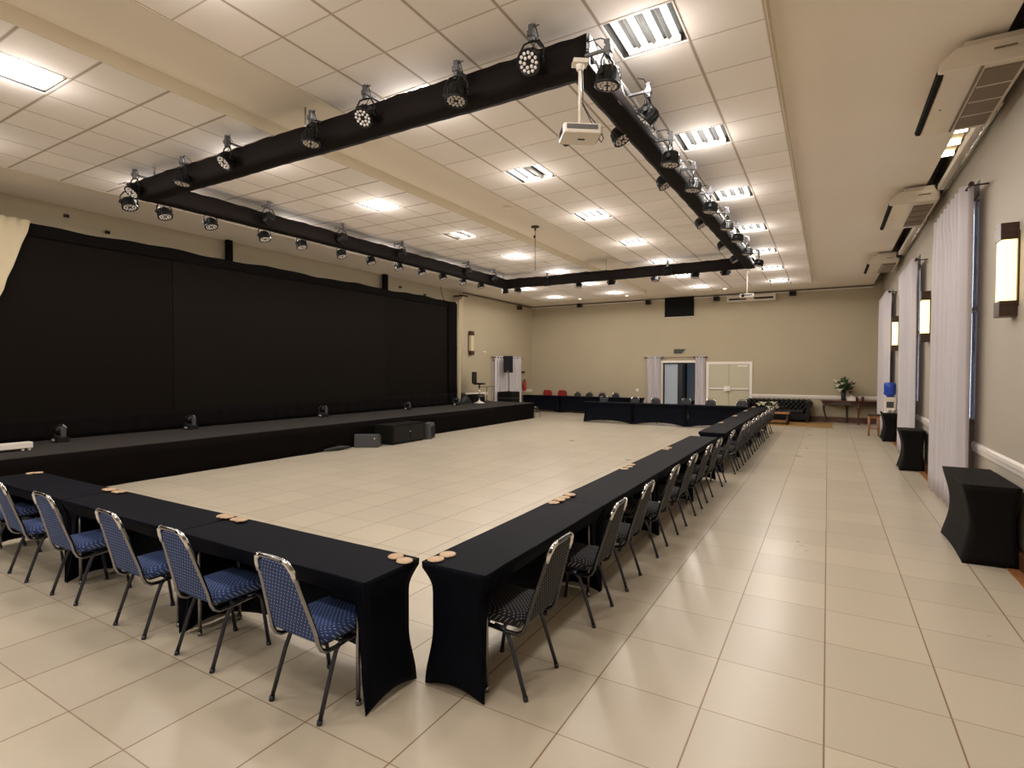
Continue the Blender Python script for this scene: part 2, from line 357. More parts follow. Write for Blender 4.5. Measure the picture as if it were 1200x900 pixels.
# ------------------------------------------------------------------ ceiling lights
def troffer(X, Y, label, dead=()):
    X = {-1.42: -1.4225, -3.94: -3.9225, -7.04: -7.0175, -9.54: -9.5175}.get(X, X)
    t = empty('ceiling_light', (X, Y, ZR), label, 'ceiling light', 'square fluorescent ceiling lights')
    if 'troffer_h' not in MESH:
        h = MB(); a = .309
        h.add([(-a,-a,0),(a,-a,0),(a,a,0),(-a,a,0),(-a*.93,-a*.97,.07),(a*.93,-a*.97,.07),(a*.93,a*.97,.07),(-a*.93,a*.97,.07)], [(0,1,5,4),(1,2,6,5),(2,3,7,6),(3,0,4,7),(4,5,6,7)])
        for x in (-.14, 0, .14): h.prism([(x-.03, .069), (x+.03, .069), (x, .035)], -.29, .29, 'y')
        MESH['troffer_h'] = h.mesh('housing', M['reflector'])
        fr = MB().box(-.312, .312, -.312, -.296, -.004, .012).box(-.312, .312, .296, .312, -.004, .012).box(-.312, -.296, -.296, .296, -.004, .012).box(.296, .312, -.296, .296, -.004, .012)
        MESH['troffer_f'] = fr.mesh('frame', M['white'])
        tb = MB().tube([(0, -.262, 0), (0, .262, 0)], .028, 10); MESH['tube_on'] = tb.mesh('tube', M['tube'])
        MESH['tube_off'] = MB().tube([(0, -.262, 0), (0, .262, 0)], .024, 10).mesh('tube', M['tube_off'])
        MESH['troffer_c'] = MB().box(-.24, .24, -.285, -.262, .012, .06).mesh('lamp_holder', M['white'])
        MESH['troffer_d'] = MB().box(-.24, .24, .262, .285, .012, .06).mesh('lamp_holder', M['white'])
    for nm, k in (('housing', 'troffer_h'), ('frame', 'troffer_f'), ('lamp_holder', 'troffer_c'), ('lamp_holder', 'troffer_d')):
        o = bpy.data.objects.new(nm, MESH[k]); COL.objects.link(o); o.parent = t
    for i, x in enumerate((-.21, -.07, .07, .21)):
        o = bpy.data.objects.new('tube', MESH['tube_off' if i in dead else 'tube_on']); COL.objects.link(o); o.parent = t; o.location = (x, 0, .030)
    ld = bpy.data.lights.new('lamp_glow', 'SPOT'); ld.energy = PWR*(4-len(dead))/4; ld.color = (1, .93, .85); ld.spot_size = PI; ld.spot_blend = .12; ld.shadow_soft_size = .2
    lo = bpy.data.objects.new('lamp_glow', ld); COL.objects.link(lo); lo.parent = t; lo.location = (0, 0, -.05)
    l2 = bpy.data.lights.new('ceiling_fill', 'POINT'); l2.energy = CEIL_FILL*(4-len(dead))/4; l2.color = (1, .93, .86); l2.shadow_soft_size = .1  # added point light without a bulb below the fixture, brightens the ceiling
    lo = bpy.data.objects.new('ceiling_fill', l2); COL.objects.link(lo); lo.parent = t; lo.location = (0, 0, -.16)
PWR = 76; CEIL_FILL = 14
MESH = {}
ROWN = {-1.42: 'row nearest the right wall', -3.94: 'row just left of the projector', -7.04: 'row over the left ceiling raft', -9.54: 'row closest to the stage'}
for X in (-1.42, -3.94, -7.04, -9.54):
    for k, Y in enumerate(FY):
        dead = {( -3.94, 7.25): (2,), (-7.04, 9.75): (0, 2)}.get((X, Y), ())
        ex = ' with a dead tube' if len(dead) == 1 else (' half dark' if dead else '')
        troffer(X, Y, f'square ceiling light{ex}, {ORD[k]} along the {ROWN[X]}', dead)
for k, (X, Y) in enumerate(((-9.3, 21.7), (-7.2, 21.7), (-3.4, 21.7), (-1.0, 21.9))[:3]):
    t = empty('downlight', (X, Y, ZC), 'small round warm downlight in the plaster ceiling, ' + ['leftmost of three', 'middle of three', 'rightmost of three'][k], 'downlight', 'round downlights by the far wall')
    MB().lathe([(.085, -.002), (.085, -.012), (.065, -.014), (.06, -.004)], 20).build('rim', M['white'], t)
    MB().lathe([(.058, -.003), (.058, -.012), (.03, -.018)], 20).build('lamp', M['downlight'], t)
# smoke detector
t = empty('smoke_detector', (-5.3, 8.9, ZC), 'round white smoke detector on the plaster strip between ceiling rafts', 'smoke detector')
MB().lathe([(.07, 0), (.07, -.02), (.05, -.045)], 20).build('case', M['plaster'], t)
t = empty('microphone_rod', (-5.5, 10.4, 4.05), 'thin rod hanging from the plaster ceiling behind the truss frame', 'ceiling rod')
MB().tube([(0, 0, 0), (0, 0, .93)], .007, 8).build('rod', M['dark_brown'], t)
MB().lathe([(.02, .86), (.02, .91), (.09, .93), (.09, .95)], 16).build('mounting_plate', M['dark_brown'], t)
MB().box(-.03, .0, -.02, .02, .70, .76).build('clip', M['black'], t)

# ------------------------------------------------------------------ lighting truss
ZT, ZB = 4.68, 4.43
def shear(b):
    b.v = [(x+.016*(y-4.2), y+(x+1.75)*.012, z) for x, y, z in b.v]; return b
def noisy(u, k): return .006*math.sin(u*3.1+k)+.005*math.sin(u*11.7+2*k)+.004*math.sin(u*31+k)
def sleeve(ax, a, b, c0, c1, k, open_side=None):
    """black cloth wrapped round one beam; ax = direction the beam runs in"""
    n = int((b-a)/.12); s = MB()
    prof = [(c0, ZT), (c0-.006, (ZT+ZB)/2), (c0, ZB), ((c0+c1)/2, ZB-.008), (c1, ZB), (c1+.006, (ZT+ZB)/2), (c1, ZT)]
    if open_side == 'hi': prof = prof[:5]+[(c1+.004, ZB+.10)]
    def fn(u, v):
        q = v*(len(prof)-1); i = min(int(q), len(prof)-2); w = q-i
        c = prof[i][0]*(1-w)+prof[i+1][0]*w; z = prof[i][1]*(1-w)+prof[i+1][1]*w; t = a+(b-a)*u
        edge = 1 if (i == 0 and w < .5) or (v > .99) else .35
        z += noisy(t, k)*edge; c += noisy(t, k+3)*.4
        return (t, c, z) if ax == 'x' else (c, t, z)
    return shear(s.grid(fn, n, 12))
def beam(ax, a, b, c0, c1):
    s = MB(); e = .025
    def P(t, c, z): return (t, c, z) if ax == 'x' else (c, t, z)
    for c in (c0+e, c1-e):
        for z in (ZB+e, ZT-e): s.tube([P(a, c, z), P(b, c, z)], .02, 8)
    n = int((b-a)/.3); st = (b-a)/n
    for i in range(n):
        t0, t1 = a+i*st, a+(i+1)*st; zz = (ZB+e, ZT-e) if i % 2 else (ZT-e, ZB+e)
        for c in (c0+e, c1-e): s.tube([P(t0, c, zz[0]), P(t1, c, zz[1])], .008, 6)
        s.tube([P(t0, c0+e, ZT-e), P(t1, c1-e, ZT-e)], .008, 6)
    return shear(s)
TX0, TX1, TY0, TY1 = -8.90, -1.75, 4.25, 14.6   # outer faces
tr = empty('lighting_truss', (0, 0, 0), 'large square truss frame wrapped in black cloth hanging under the ceiling', 'truss')
e = .22
beam('x', TX0, TX1, TY0, TY0+e).build('beam', M['alu'], tr); beam('x', TX0, TX1, TY1-e, TY1).build('beam', M['alu'], tr)
beam('y', TY0+e, TY1-e, TX0, TX0+e).build('beam', M['alu'], tr); beam('y', TY0+e, TY1-e, TX1-e, TX1).build('beam', M['alu'], tr)
sleeve('x', TX0-.01, TX1-.02, TY0, TY0+e, 1).build('cloth_sleeve', M['truss_cloth'], tr, solid=.004)
sleeve('x', TX0, TX1, TY1-e, TY1, 2).build('cloth_sleeve', M['truss_cloth'], tr, solid=.004)
sleeve('y', TY0+.02, TY1, TX0, TX0+e, 4).build('cloth_sleeve', M['truss_cloth'], tr, solid=.004)
sleeve('y', TY0+.02, TY1, TX1-e, TX1, 5, 'hi').build('cloth_sleeve', M['truss_cloth'], tr, solid=.004)
MB().box(TX1-.004, TX1+.006, TY0, TY0+.30, ZB, ZT).build('end_plate', M['alu_dull'], tr)
for X, Y in ((TX0+.12, TY0+.12), (TX1-.12, TY0+.5), (TX0+.12, TY1-.12), (TX1+.04, TY1-.12), (-5.4, TY0+.12), (-5.4, TY1-.12), (TX0+.19, 9.5), (TX1-.03, 9.5)):
    MB().tube([(X, Y, ZT-.03), (X, Y, ZC-.0 if X > -6.08 and X < -4.86 else ZR)], .012, 8).build('hanger', M['alu'], tr)
MB().tube([(TX1+.02, TY0+.05, ZT-.02), (TX1+.05, TY0+.08, ZT-.1), (TX1+.04, TY0+.06, ZB+.02), (TX1+.05, TY0+.2, ZB+.0), (TX1+.06, TY0+.23, ZT-.06), (TX1, TY0+.14, ZT)], .005, 6).build('cable', M['cable'], tr)

# PAR lamps on the truss
def par_meshes():
    h = MB().lathe([(.05, .075), (.075, .07), (.085, .05), (.088, .02), (.096, .018), (.098, -.05), (.104, -.052), (.104, -.072), (.094, -.073), (.090, -.058)], 28)
    for k in range(16):
        a = 2*PI*k/16; c, s_ = math.cos(a), math.sin(a)
        h.tube([(c*.088, s_*.088, .055), (c*.099, s_*.099, .0), (c*.099, s_*.099, -.045)], .004, 5)
    MESH['par_h'] = h.mesh('housing', M['black'])
    l = MB()
    spots = [(.026*1.5*math.cos(a), .026*1.5*math.sin(a)) for a in [2*PI*k/6 for k in range(6)]]+[(.072*math.cos(a), .072*math.sin(a)) for a in [2*PI*(k+.5)/12 for k in range(12)]]
    for x, y in spots:
        l.lathe([(.0145, -.06), (.0145, -.066), (.011, -.071), (.004, -.074)], 12, (x, y, 0))
    MESH['par_l'] = l.mesh('lens', M['lens'])
    y = MB()
    y.tube([(-.115, 0, 0), (-.118, 0, .08), (-.07, 0, .155), (0, 0, .165), (.07, 0, .155), (.118, 0, .08), (.115, 0, 0)], .009, 6)
    MESH['par_y'] = y.mesh('yoke', M['black'])
    MESH['par_k'] = MB().tube([(-.13, 0, 0), (-.10, 0, 0)], .022, 10).mesh('knob', M['black']); MESH['par_k2'] = MB().tube([(.10, 0, 0), (.13, 0, 0)], .022, 10).mesh('knob', M['black'])
    c = MB().box(-.02, .02, -.02, .02, .16, .30).box(-.028, .028, -.03, .03, .20, .245); c.tube([(.02, 0, .28), (.075, 0, .28)], .007, 6); c.lathe([(.012, .275), (.02, .285), (.02, .30), (.008, .31)], 8, (0, .02, 0)); c.box(-.015, .015, 0, .20, .215, .235)
    MESH['par_c'] = c.mesh('clamp', M['alu_dull'])
    w = MB().tube([(0, .0, .09), (.05, .03, .20), (.02, .02, .31), (-.04, .05, .32), (-.12, .12, .29)], .005, 6); MESH['par_w'] = w.mesh('cable', M['cable'])
par_meshes()
def par(x, y, z, tilt, az, label, hook=0):
    r = empty('par_light', (x, y, z), label, 'stage light', 'stage lights on the truss')
    def ch(nm, k, par_, rot=(0,0,0)):
        o = bpy.data.objects.new(nm, MESH[k]); COL.objects.link(o); o.parent = par_; o.rotation_euler = rot; return o
    ch('yoke', 'par_y', r, (0, 0, az))
    h = ch('housing', 'par_h', r, (tilt, 0, az)); ch('lens', 'par_l', h); ch('knob', 'par_k', r, (0, 0, az)); ch('knob', 'par_k2', r, (0, 0, az))
    ch('clamp', 'par_c', r, (0, 0, hook)); ch('cable', 'par_w', r, (0, 0, az+random.uniform(-.4, .4)))
near = [(-2.2, 4.50, -.95), (-2.98, 4.42, -.12), (-4.13, 4.50, -.7), (-4.95, 4.44, -.1), (-6.5, 4.50, -.75), (-7.5, 4.44, -.1), (-8.75, 4.50, -.7)]
for i, (x, z, t_) in enumerate(near):
    par(x, 4.08, z, t_, random.uniform(-.15, .35), f'black round stage light on the near truss beam, {ORD[i]} from the projector corner')
right = [(4.22, 4.26, .15), (5.30, 4.40, .75), (6.15, 4.25, .1), (7.25, 4.28, .1), (8.35, 4.28, .1), (9.75, 4.34, .1), (10.9, 4.37, .1), (12.2, 4.37, .1), (14.1, 4.46, .2)]
for i, (y, z, t_) in enumerate(right):
    par(-1.57+.012*(y-4), y, z, t_, PI/2+random.uniform(-.2, .2), f'black stage light outside the right truss beam, {ORD[i]} from the near corner', PI/2)
for i, (y, z) in enumerate(((5.75, 4.42), (7.5, 4.44), (9.85, 4.44), (11.9, 4.46), (13.5, 4.46))):
    par(-2.02+.012*(y-4), y, z+.04, -.5, PI/2, f'black stage light inside the right truss beam, {ORD[i]} from the near corner', -PI/2)
for i, x in enumerate((-8.85, -8.38, -7.12, -6.35, -5.33, -4.08, -3.64, -3.04, -2.29)):
    par(x, 14.24 if i in (2, 6) else 14.7, 4.40 if i not in (2, 6) else 4.44, -.1 if i % 2 else .2, random.uniform(-.3, .3), f'black stage light on the far truss beam, {ORD[i]} from its left end', 0 if i in (2, 6) else PI)
for i, (y, z) in enumerate(((4.13, 4.36), (4.62, 4.34), (5.35, 4.35), (6.35, 4.35), (7.15, 4.36), (8.15, 4.36), (9.0, 4.37), (9.9, 4.38), (10.75, 4.40), (11.6, 4.40), (12.5, 4.4), (13.4, 4.4))):
    par(-9.02+.012*(y-4), y, z, -.35, PI/2+random.uniform(-.25, .25), f'black stage light hanging below the left truss beam, {ORD[i]} from the near corner', -PI/2)
for i, (y, z) in enumerate(((6.1, 4.56), (7.75, 4.56), (9.5, 4.58), (12.1, 4.58), (13.4, 4.58))):
    par(-8.54+.012*(y-4), y, z, 1.15, PI/2, f'stage light facing inward on the left truss beam, {ORD[i]} from the near corner', PI/2)

# ------------------------------------------------------------------ projectors
def projector(loc, top, rz, label, big):
    p = empty('projector', loc, label, 'projector', rz=rz)
    d = (top-loc[2])/(.82 if big else 1); p.scale = (.82,)*3 if big else (1,)*3
    MB().rbox(-.19, .19, -.15, .15, -.05, .05, .03, 4, 'z').build('body', M['glossy_white'], p, bevel=.012)
    MB().lathe([(.042, 0), (.042, .05), (.032, .055), (.028, .03)], 20, (-.10, (.15 if big else -.15), -.005), Matrix.Rotation(-PI/2 if big else PI/2, 3, 'X')).build('lens', M['black'], p)
    MB().box(-.16, .15, -.156, -.149, -.01, .032).build('vent', M['alu_dull'], p)
    MB().box(.186, .196, -.12, .12, -.04, .035).build('connector_panel', M['black_matte'], p)
    MB().box(-.194, -.184, -.10, .08, -.03, .03).build('side_vent', M['black_matte'], p)
    if big:
        MB().box(.197, .206, -.03, .0, -.01, .01).build('plug', M['extinguisher'], p)
        MB().box(-.02, .05, -.01, .01, -.056, -.0501).build('badge', M['black'], p)
    b = MB().tube([(0, .0, .07), (0, 0, d-.03)], .016, 12); b.box(-.08, .08, -.012, .012, .05, .075).box(-.012, .012, -.09, .09, .05, .062)
    b.build('pole', M['glossy_white'], p)
    MB().box(-.075, .075, -.06, .06, d-.045, d).lathe([(.03, d-.10), (.05, d-.045)], 12).build('mounting_plate', M['glossy_white'], p, bevel=.006)
    if big:
        MB().tube([(.018, -.01, d-.06), (.03, -.012, d*.55), (.03, -.01, .30), (.10, -.02, .17), (.20, -.01, .07), (.25, .02, -.02), (.23, .03, -.06), (.195, .02, -.02)], .006, 6).tube([(.02, .01, .32), (.12, .02, .14), (.22, .04, .03), (.198, .05, 0)], .005, 6).build('cable', M['cable'], p)
projector((-1.79, 4.16, 3.83), 4.425, .62, 'white projector hanging on a pole from the near corner of the truss', True)
projector((-2.08, 17.2, 4.09), ZR, .1, 'white projector on a long pole beyond the far truss corner', False)

# ------------------------------------------------------------------ folding tables under stretch covers
def cover_mesh(L, D, h=.74, m='cloth'):
    s = MB(); pk = .052
    def pinch(z):
        t = 1-z/h
        if t < .045: return 0
        if t < .24: return pk*math.sin((t-.045)/.195*PI/2)
        if t < .55: return pk
        return pk*(.28+.72*(.5+.5*math.cos((t-.55)/.45*PI)))
    s.grid(lambda u, v: (L*u, D*v, h+.002*math.sin(u*9)), 8, 3, False)
    for e in (0, 1):
        def endp(u, v, e=e):
            zb = .045*math.sin(PI*u); z = zb+(h-zb)*v; p = pinch(z)
            return ((p*.75) if e == 0 else L-p*.75, p+(D-2*p)*u, z)
        s.grid(endp, 8, 20)
    def longp(u, v):
        zb = .10*math.sin(PI*u)**.8; z = zb+(h-zb)*v; p = pinch(z)*.75
        return (p+(L-2*p)*u, D-pinch(z), z)
    s.grid(longp, 24, 20)
    def front(u, v):
        d = min(u, 1-u)*L; zb = .615*(1-math.exp(-(d/.055)**2)) if d < .2 else .615
        zb += .02*math.sin(PI*u)
        z = zb+(h-zb)*v; p = pinch(z)*.75
        return (p+(L-2*p)*u, pinch(z), z)
    s.grid(front, 60, 14)
    return s.mesh('tablecloth', M[m])
def table_kit(L, D):
    k = (round(L, 2), D)
    if k not in KIT:
        top = MB().box(.008, L-.008, .008, D-.008, .712, .735).mesh('tabletop', M['tabletop'])
        legs = []
        for x in (.13, L-.13):
            for y in (.075, D-.075): legs.append(MB().tube([(x, y, .705), (x, y, .03)], .0125, 8).lathe([(.016, .03), (.016, 0)], 10, (x, y, 0)).mesh('leg', M['steel']))
        bars = MB()
        for x in (.13, L-.13): bars.tube([(x, .075, .32), (x, D-.075, .32)], .009, 6).tube([(x, D/2, .32), (x+(.42 if x < L/2 else -.42), D/2, .695)], .008, 6)
        KIT[k] = (top, legs, bars.mesh('brace', M['steel']), cover_mesh(L, D))
    return KIT[k]
KIT = {}
def table(x, y, rz, L, D, where, group):
    top, legs, br, cl = table_kit(L, D)
    t = empty('folding_table', (x, y, 0), 'folding table under a cover, ' + where, 'table', group, rz)
    for nm, me in [('tabletop', top)]+[('leg', l) for l in legs]+[('brace', br)]:
        o = bpy.data.objects.new(nm, me); COL.objects.link(o); o.parent = t
    c = bpy.data.objects.new('tablecloth', cl); COL.objects.link(c); c.location = (x, y, .004); c.rotation_euler = (0, 0, rz)
    d = c.modifiers.new('Solidify', 'SOLIDIFY'); d.thickness = .003
    tag(c, 'black stretch cover on the table, ' + where, 'tablecloth', 'black covers on the ' + group)
TW = .45
GA = 'front row tables'; GB = 'right row tables'
for i, w_ in enumerate(('right end of the front row', 'middle of the front row', 'left end of the front row')):
    table(-2.12-1.83*(i+1), 2.085, 0, 1.82, TW, w_, GA)
# rows running away from the camera: chair side faces +x, so rotate by 90 degrees
for i in range(4):
    table(-1.63, 2.50+1.83*i, PI/2, 1.82, TW, f'{ORD[i]} from the near corner in the right row', GB)
for i in range(4):
    table(-1.62, 10.55+2.07*i, PI/2, 2.06, TW+.02, f'{ORD[i]} beyond the break in the right row', GB)
for i in range(3):
    table(-5.95+1.87*(i-0)-0+0, 19.05, PI, 1.86, TW, ('left end', 'middle', 'right end')[i]+' of the cross row before the doorway', 'cross row tables')
for i in range(3):
    table(-10.5+1.9*i, 22.65, PI, 1.89, TW, ('left end', 'middle', 'right end')[i]+' of the row along the far wall', 'far wall tables')

# ------------------------------------------------------------------ banquet chairs
def arc(c, r, a0, a1, n, plane):
    out = []
    for i in range(n+1):
        a = math.radians(a0+(a1-a0)*i/n); out.append(plane(c, r*math.cos(a), r*math.sin(a)))
    return out
def chair_kit(fab):
    k = {}; fm = 'steel' if fab == 'blue' else 'steel_dark'
    # one bent tube: under the seat, up both sides, over the top; y=0 line of the rear feet, front is +y
    def side(s): return [(s*.185, .40, .385), (s*.19, .25, .375), (s*.193, .12, .365), (s*.195, .06, .368), (s*.196, .025, .39), (s*.196, .005, .43), (s*.192, -.01, .50), (s*.176, -.045, .62), (s*.158, -.08, .74), (s*.152, -.105, .82), (s*.146, -.122, .865), (s*.122, -.132, .893), (s*.092, -.136, .903)]
    L = side(-1); Rr = side(1)
    k['back_frame'] = MB().tube(L+[(0, -.137, .905)]+Rr[::-1], .0125, 10).mesh('back_frame', M[fm])
    # upholstered back panel, front and rear skins
    def panel(off, thick):
        def fn(u, v):
            z = .435+(.875-.435)*v; w = .178-.048*v-(.03*max(0, (v-.9)/.1)**2)
            yb = .012-.135*max(0, (z-.43)/.45)**1.05
            x = (u*2-1)*w; b = math.cos((u-.5)*PI*.9)*math.sin(min(1, v*6, (1-v)*8)*PI/2)
            return (x, yb+off+thick*b, z)
        return fn
    m = MB(); m.grid(panel(.006, .028), 10, 16).grid(panel(-.006, -.004), 10, 16)
    fr, bk = panel(.006, .028), panel(-.006, -.004)
    def rim(u, v):
        q = u*4
        if q < 1: a = (q, 0)
        elif q < 2: a = (1, q-1)
        elif q < 3: a = (3-q, 1)
        else: a = (0, 4-q)
        p, r_ = fr(*a), bk(*a); return tuple(p[i]*(1-v)+r_[i]*v for i in range(3))
    m.grid(rim, 64, 1); k['backrest'] = m.mesh('backrest', M[fab])
    # seat cushion, domed
    def outline(a, grow=0):
        c, s_ = math.cos(a), math.sin(a); e = .32
        x = math.copysign(abs(c)**e, c)*(.205+grow); y = math.copysign(abs(s_)**e, s_)*(.205+grow)
        x *= 1+.04*(s_); return x, y+.225
    st = MB(); n = 40; prof = [(0, .468+.022, 0), (.5, .468+.02, 0), (.85, .468+.010, 0), (.97, .458, 0), (1.0, .44, 0), (.98, .418, 0), (.9, .405, 0), (0.001, .403, 0)]
    vs = []; fs = []
    for rr, z, _ in prof:
        for i in range(n):
            x, y = outline(2*PI*i/n); vs.append((x*rr, (y-.225)*rr+.225, z))
    for j in range(len(prof)-1):
        for i in range(n): fs.append((j*n+i, j*n+(i+1) % n, (j+1)*n+(i+1) % n, (j+1)*n+i))
    st.add(vs, fs, True); k['seat'] = st.mesh('seat', M[fab])
    k['seat_frame'] = MB().box(-.17, .17, .06, .40, .392, .404).tube([(-.185, .16, .385), (.185, .16, .385)], .009, 8).tube([(-.18, .34, .385), (.18, .34, .385)], .009, 8).mesh('seat_frame', M['leg'])
    k['leg'] = []
    for s in (-1, 1):
        k['leg'].append(MB().tube([(s*.185, .22, .385), (s*.19, .16, .378), (s*.195, .125, .35), (s*.20, .09, .27), (s*.205, .005, .02)], .0125, 8).tube([(s*.205, .006, .025), (s*.205, .0, 0)], .0155, 8).mesh('leg', M['leg']))
        k['leg'].append(MB().tube([(s*.185, .26, .385), (s*.19, .33, .378), (s*.19, .355, .34), (s*.195, .40, .02)], .0125, 8).tube([(s*.195, .399, .025), (s*.195, .402, 0)], .0155, 8).mesh('leg', M['leg']))
    k['corner_guard'] = [MB().tube([(s*.154, -.102, .80), (s*.150, -.116, .845), (s*.128, -.131, .888), (s*.092, -.1365, .903)], .0145, 10).mesh('corner_guard', M['chrome']) for s in (-1, 1)]
    return k
CK = {'blue': chair_kit('blue'), 'dark': chair_kit('dark')}
def chair(x, y, rz, label, group, kind='dark'):
    k = CK[kind]; r = empty('banquet_chair', (x, y, 0), label, 'chair', group, rz)
    for nm, v in k.items():
        for me in (v if isinstance(v, list) else [v]):
            o = bpy.data.objects.new(nm, me); COL.objects.link(o); o.parent = r
for i, x in enumerate((-2.51, -3.49, -4.31, -5.37, -6.30, -7.2)):
    chair(x, 1.93, random.uniform(-.03, .03), f'blue dotted fabric banquet chair with steel frame, {ORD[i]} from the corner at the front row', 'chairs along the front row', 'blue')
for i, y in enumerate((2.87, 3.90, 4.66, 5.62, 6.50, 7.45, 8.25, 9.5)):
    chair(-1.46, y, PI/2+random.uniform(-.03, .03), f'dark dotted banquet chair with chrome rim, {ORD[i]} from the near corner of the right row', 'chairs along the right row')
for i, y in enumerate((10.75, 11.45, 12.3, 13.05, 14.0, 14.9, 15.8, 16.8, 18.0)):
    chair(-1.44, y, PI/2+random.uniform(-.04, .04), f'dark banquet chair far along the right row, {ORD[i]} beyond the break', 'chairs along the right row')
for i, x in enumerate((-7.42, -6.2, -5.42, -4.33, -3.5, -2.5)):
    chair(x, 19.62, PI, f'dark banquet chair behind the cross row tables, {ORD[i]} from their left end', 'chairs behind the cross row')
for i, x in enumerate((-10.0, -9.42, -8.8, -8.16)):
    chair(x, 23.07, PI, f'black banquet chair at the far wall tables, {ORD[i]} to the right of the red chairs', 'chairs at the far wall tables')
for i, x in enumerate((-11.45, -10.68)):
    r = empty('red_chair', (x, 22.98, 0), ('red round-backed chair at the far wall tables, nearer the left corner', 'dark red round-backed chair beside the black far wall chairs')[i], 'chair', 'red chairs at the far wall', PI)
    MB().rbox(-.23, .23, .0, .05, .62, .98, .13, 6, 'y').build('backrest', M['red'], r, bevel=.01)
    MB().rbox(-.23, .23, .02, .44, .42, .50, .08, 5, 'z').build('seat', M['red'], r, bevel=.01)
    for sx in (-1, 1):
        MB().tube([(sx*.2, .02, .66), (sx*.2, .03, .42), (sx*.21, .0, 0)], .012, 8).build('leg', M['black'], r)
        MB().tube([(sx*.2, .40, .43), (sx*.21, .42, 0)], .012, 8).build('leg', M['black'], r)

# wooden slice coasters
cm = MB().lathe([(.046, 0), (.049, .002), (.049, .007), (.046, .009)], 24).mesh('coaster', M['coaster'])
def coasters(pts, where, z=.7465):
    for i, p in enumerate(pts):
        o = bpy.data.objects.new('coaster', cm); COL.objects.link(o); o.location = (p[0], p[1], z+(p[2] if len(p) > 2 else 0)); o.rotation_euler = (0, 0, random.uniform(0, 6))
        s_ = random.uniform(.95, 1.08); o.scale = (s_, s_*random.uniform(.92, 1), 1)
        tag(o, f'round wood slice coaster {where}' + ('' if len(pts) == 1 else f', {ORD[i]} of its group'), 'coaster', 'wood slice coasters on the tables')
coasters([(-2.26, 2.47), (-2.165, 2.44)], 'at the right end of the front row')
coasters([(-2.02, 2.555), (-2.01, 2.66)], 'on the near corner of the right row')
coasters([(-4.05, 2.48), (-3.965, 2.46, .009), (-3.87, 2.475), (-3.785, 2.46, .009)], 'over the first joint of the front row')
coasters([(-5.90, 2.48), (-5.81, 2.465, .009), (-5.71, 2.48), (-5.62, 2.465, .009)], 'over the second joint of the front row')
coasters([(-7.52, 2.44), (-7.44, 2.47, .009)], 'at the left end of the front row')
coasters([(-2.02, 4.18), (-2.01, 4.27, .009), (-2.02, 4.40), (-2.01, 4.49, .009)], 'over the first joint of the right row')
coasters([(-2.02, 6.05), (-2.02, 6.2), (-2.02, 6.31, .009)], 'over the second joint of the right row')
coasters([(-2.02, 7.9), (-2.02, 8.06)], 'over the third joint of the right row')
for i, y in enumerate((12.62, 14.69, 16.76, 18.7)):
    coasters([(-2.02, y-.08), (-2.02, y+.1)], f'at the {ORD[i]} joint beyond the break')

# ------------------------------------------------------------------ stage, drape and led wall
YS = 18.95
st = struct(MB().box(XL, -10.05, YB, YS, 0, .605).build('stage', M['black_skirt'])); st.name = 'floor_stage_platform'
struct(MB().box(XL, -10.04, YB, YS+.01, .605, .618).build('floor_stage_top', M['black_stage']))
tag(MB().grid(lambda u, v: (-10.035+.012*math.sin(u*140)*(1-v), YB+(YS+2.6)*u, .003+.60*v), 400, 4).build('stage_skirt', M['black_skirt'], solid=.004), 'long black cloth skirt along the front edge of the stage', 'stage skirt')
LX = -12.1
led = empty('led_wall', (0, 0, 0), 'huge dark led screen wall standing at the back of the stage', 'screen')
for i, (a, b) in enumerate(((2.0, 6.35), (6.35, 12.75), (12.75, 16.25))):
    MB().box(LX-.12+.004*(i == 1), LX+.006*(i == 1), a+.004, b-.004, 1.03, 4.27).build('screen_panel', M['led2' if i == 1 else 'led'], led)
def drape(x, y0, y1, z0, z1, amp, per, wob=0):
    def fn(u, v):
        t = y0+(y1-y0)*u; z = z0+(z1-z0)*v
        if wob and v > .99: z += wob*math.sin(t*2.3)+wob*.5*math.sin(t*6.1)
        return (x+amp*math.sin(t*2*PI/per), t, z)
    return MB().grid(fn, max(20, int((y1-y0)/per*8)), 4)
dr = drape(LX+.03, YB, 16.5, 4.22, 4.45, .006, .6, .018).build('black_pelmet', M['black_drape'], solid=.005); tag(dr, 'black cloth pelmet strip along the top of the led wall', 'drape')
tag(drape(LX+.035, YB, 16.5, .62, 1.05, .012, .35).build('black_base_drape', M['black_drape'], solid=.005), 'black cloth hanging below the led wall to the stage', 'drape')
tag(drape(LX+.035, 16.0, 16.56, .62, 4.40, .02, .12).build('black_side_drape', M['black_drape'], solid=.005), 'narrow black drape at the right end of the led wall', 'drape')
tag(drape(LX+.03, YB, 3.52, 1.06, 4.21, .03, .3).build('black_wing_drape', M['black_drape'], solid=.005), 'black drape beside the beige curtain at the left end of the led wall', 'drape')
for i, (y0, y1, x0) in enumerate(((7.82, 7.86, -12.4), (13.10, 13.18, -12.4))):
    tag(MB().box(-12.5, -12.4, y0-.05, y1+.05, 4.40, ZC).build('black_post', M['black_drape']), ('black post from the led wall to the ceiling, nearer the camera', 'black post from the led wall to the ceiling, farther along')[i], 'post', 'posts above the led wall')
tag(MB().tube([(-12.4, 15.97, ZC), (-12.38, 16.05, 4.7), (-12.3, 16.13, 4.42)], .012, 6).build('hanging_cable', M['cable']), 'thin black cable from the ceiling to the right end of the led wall', 'cable')
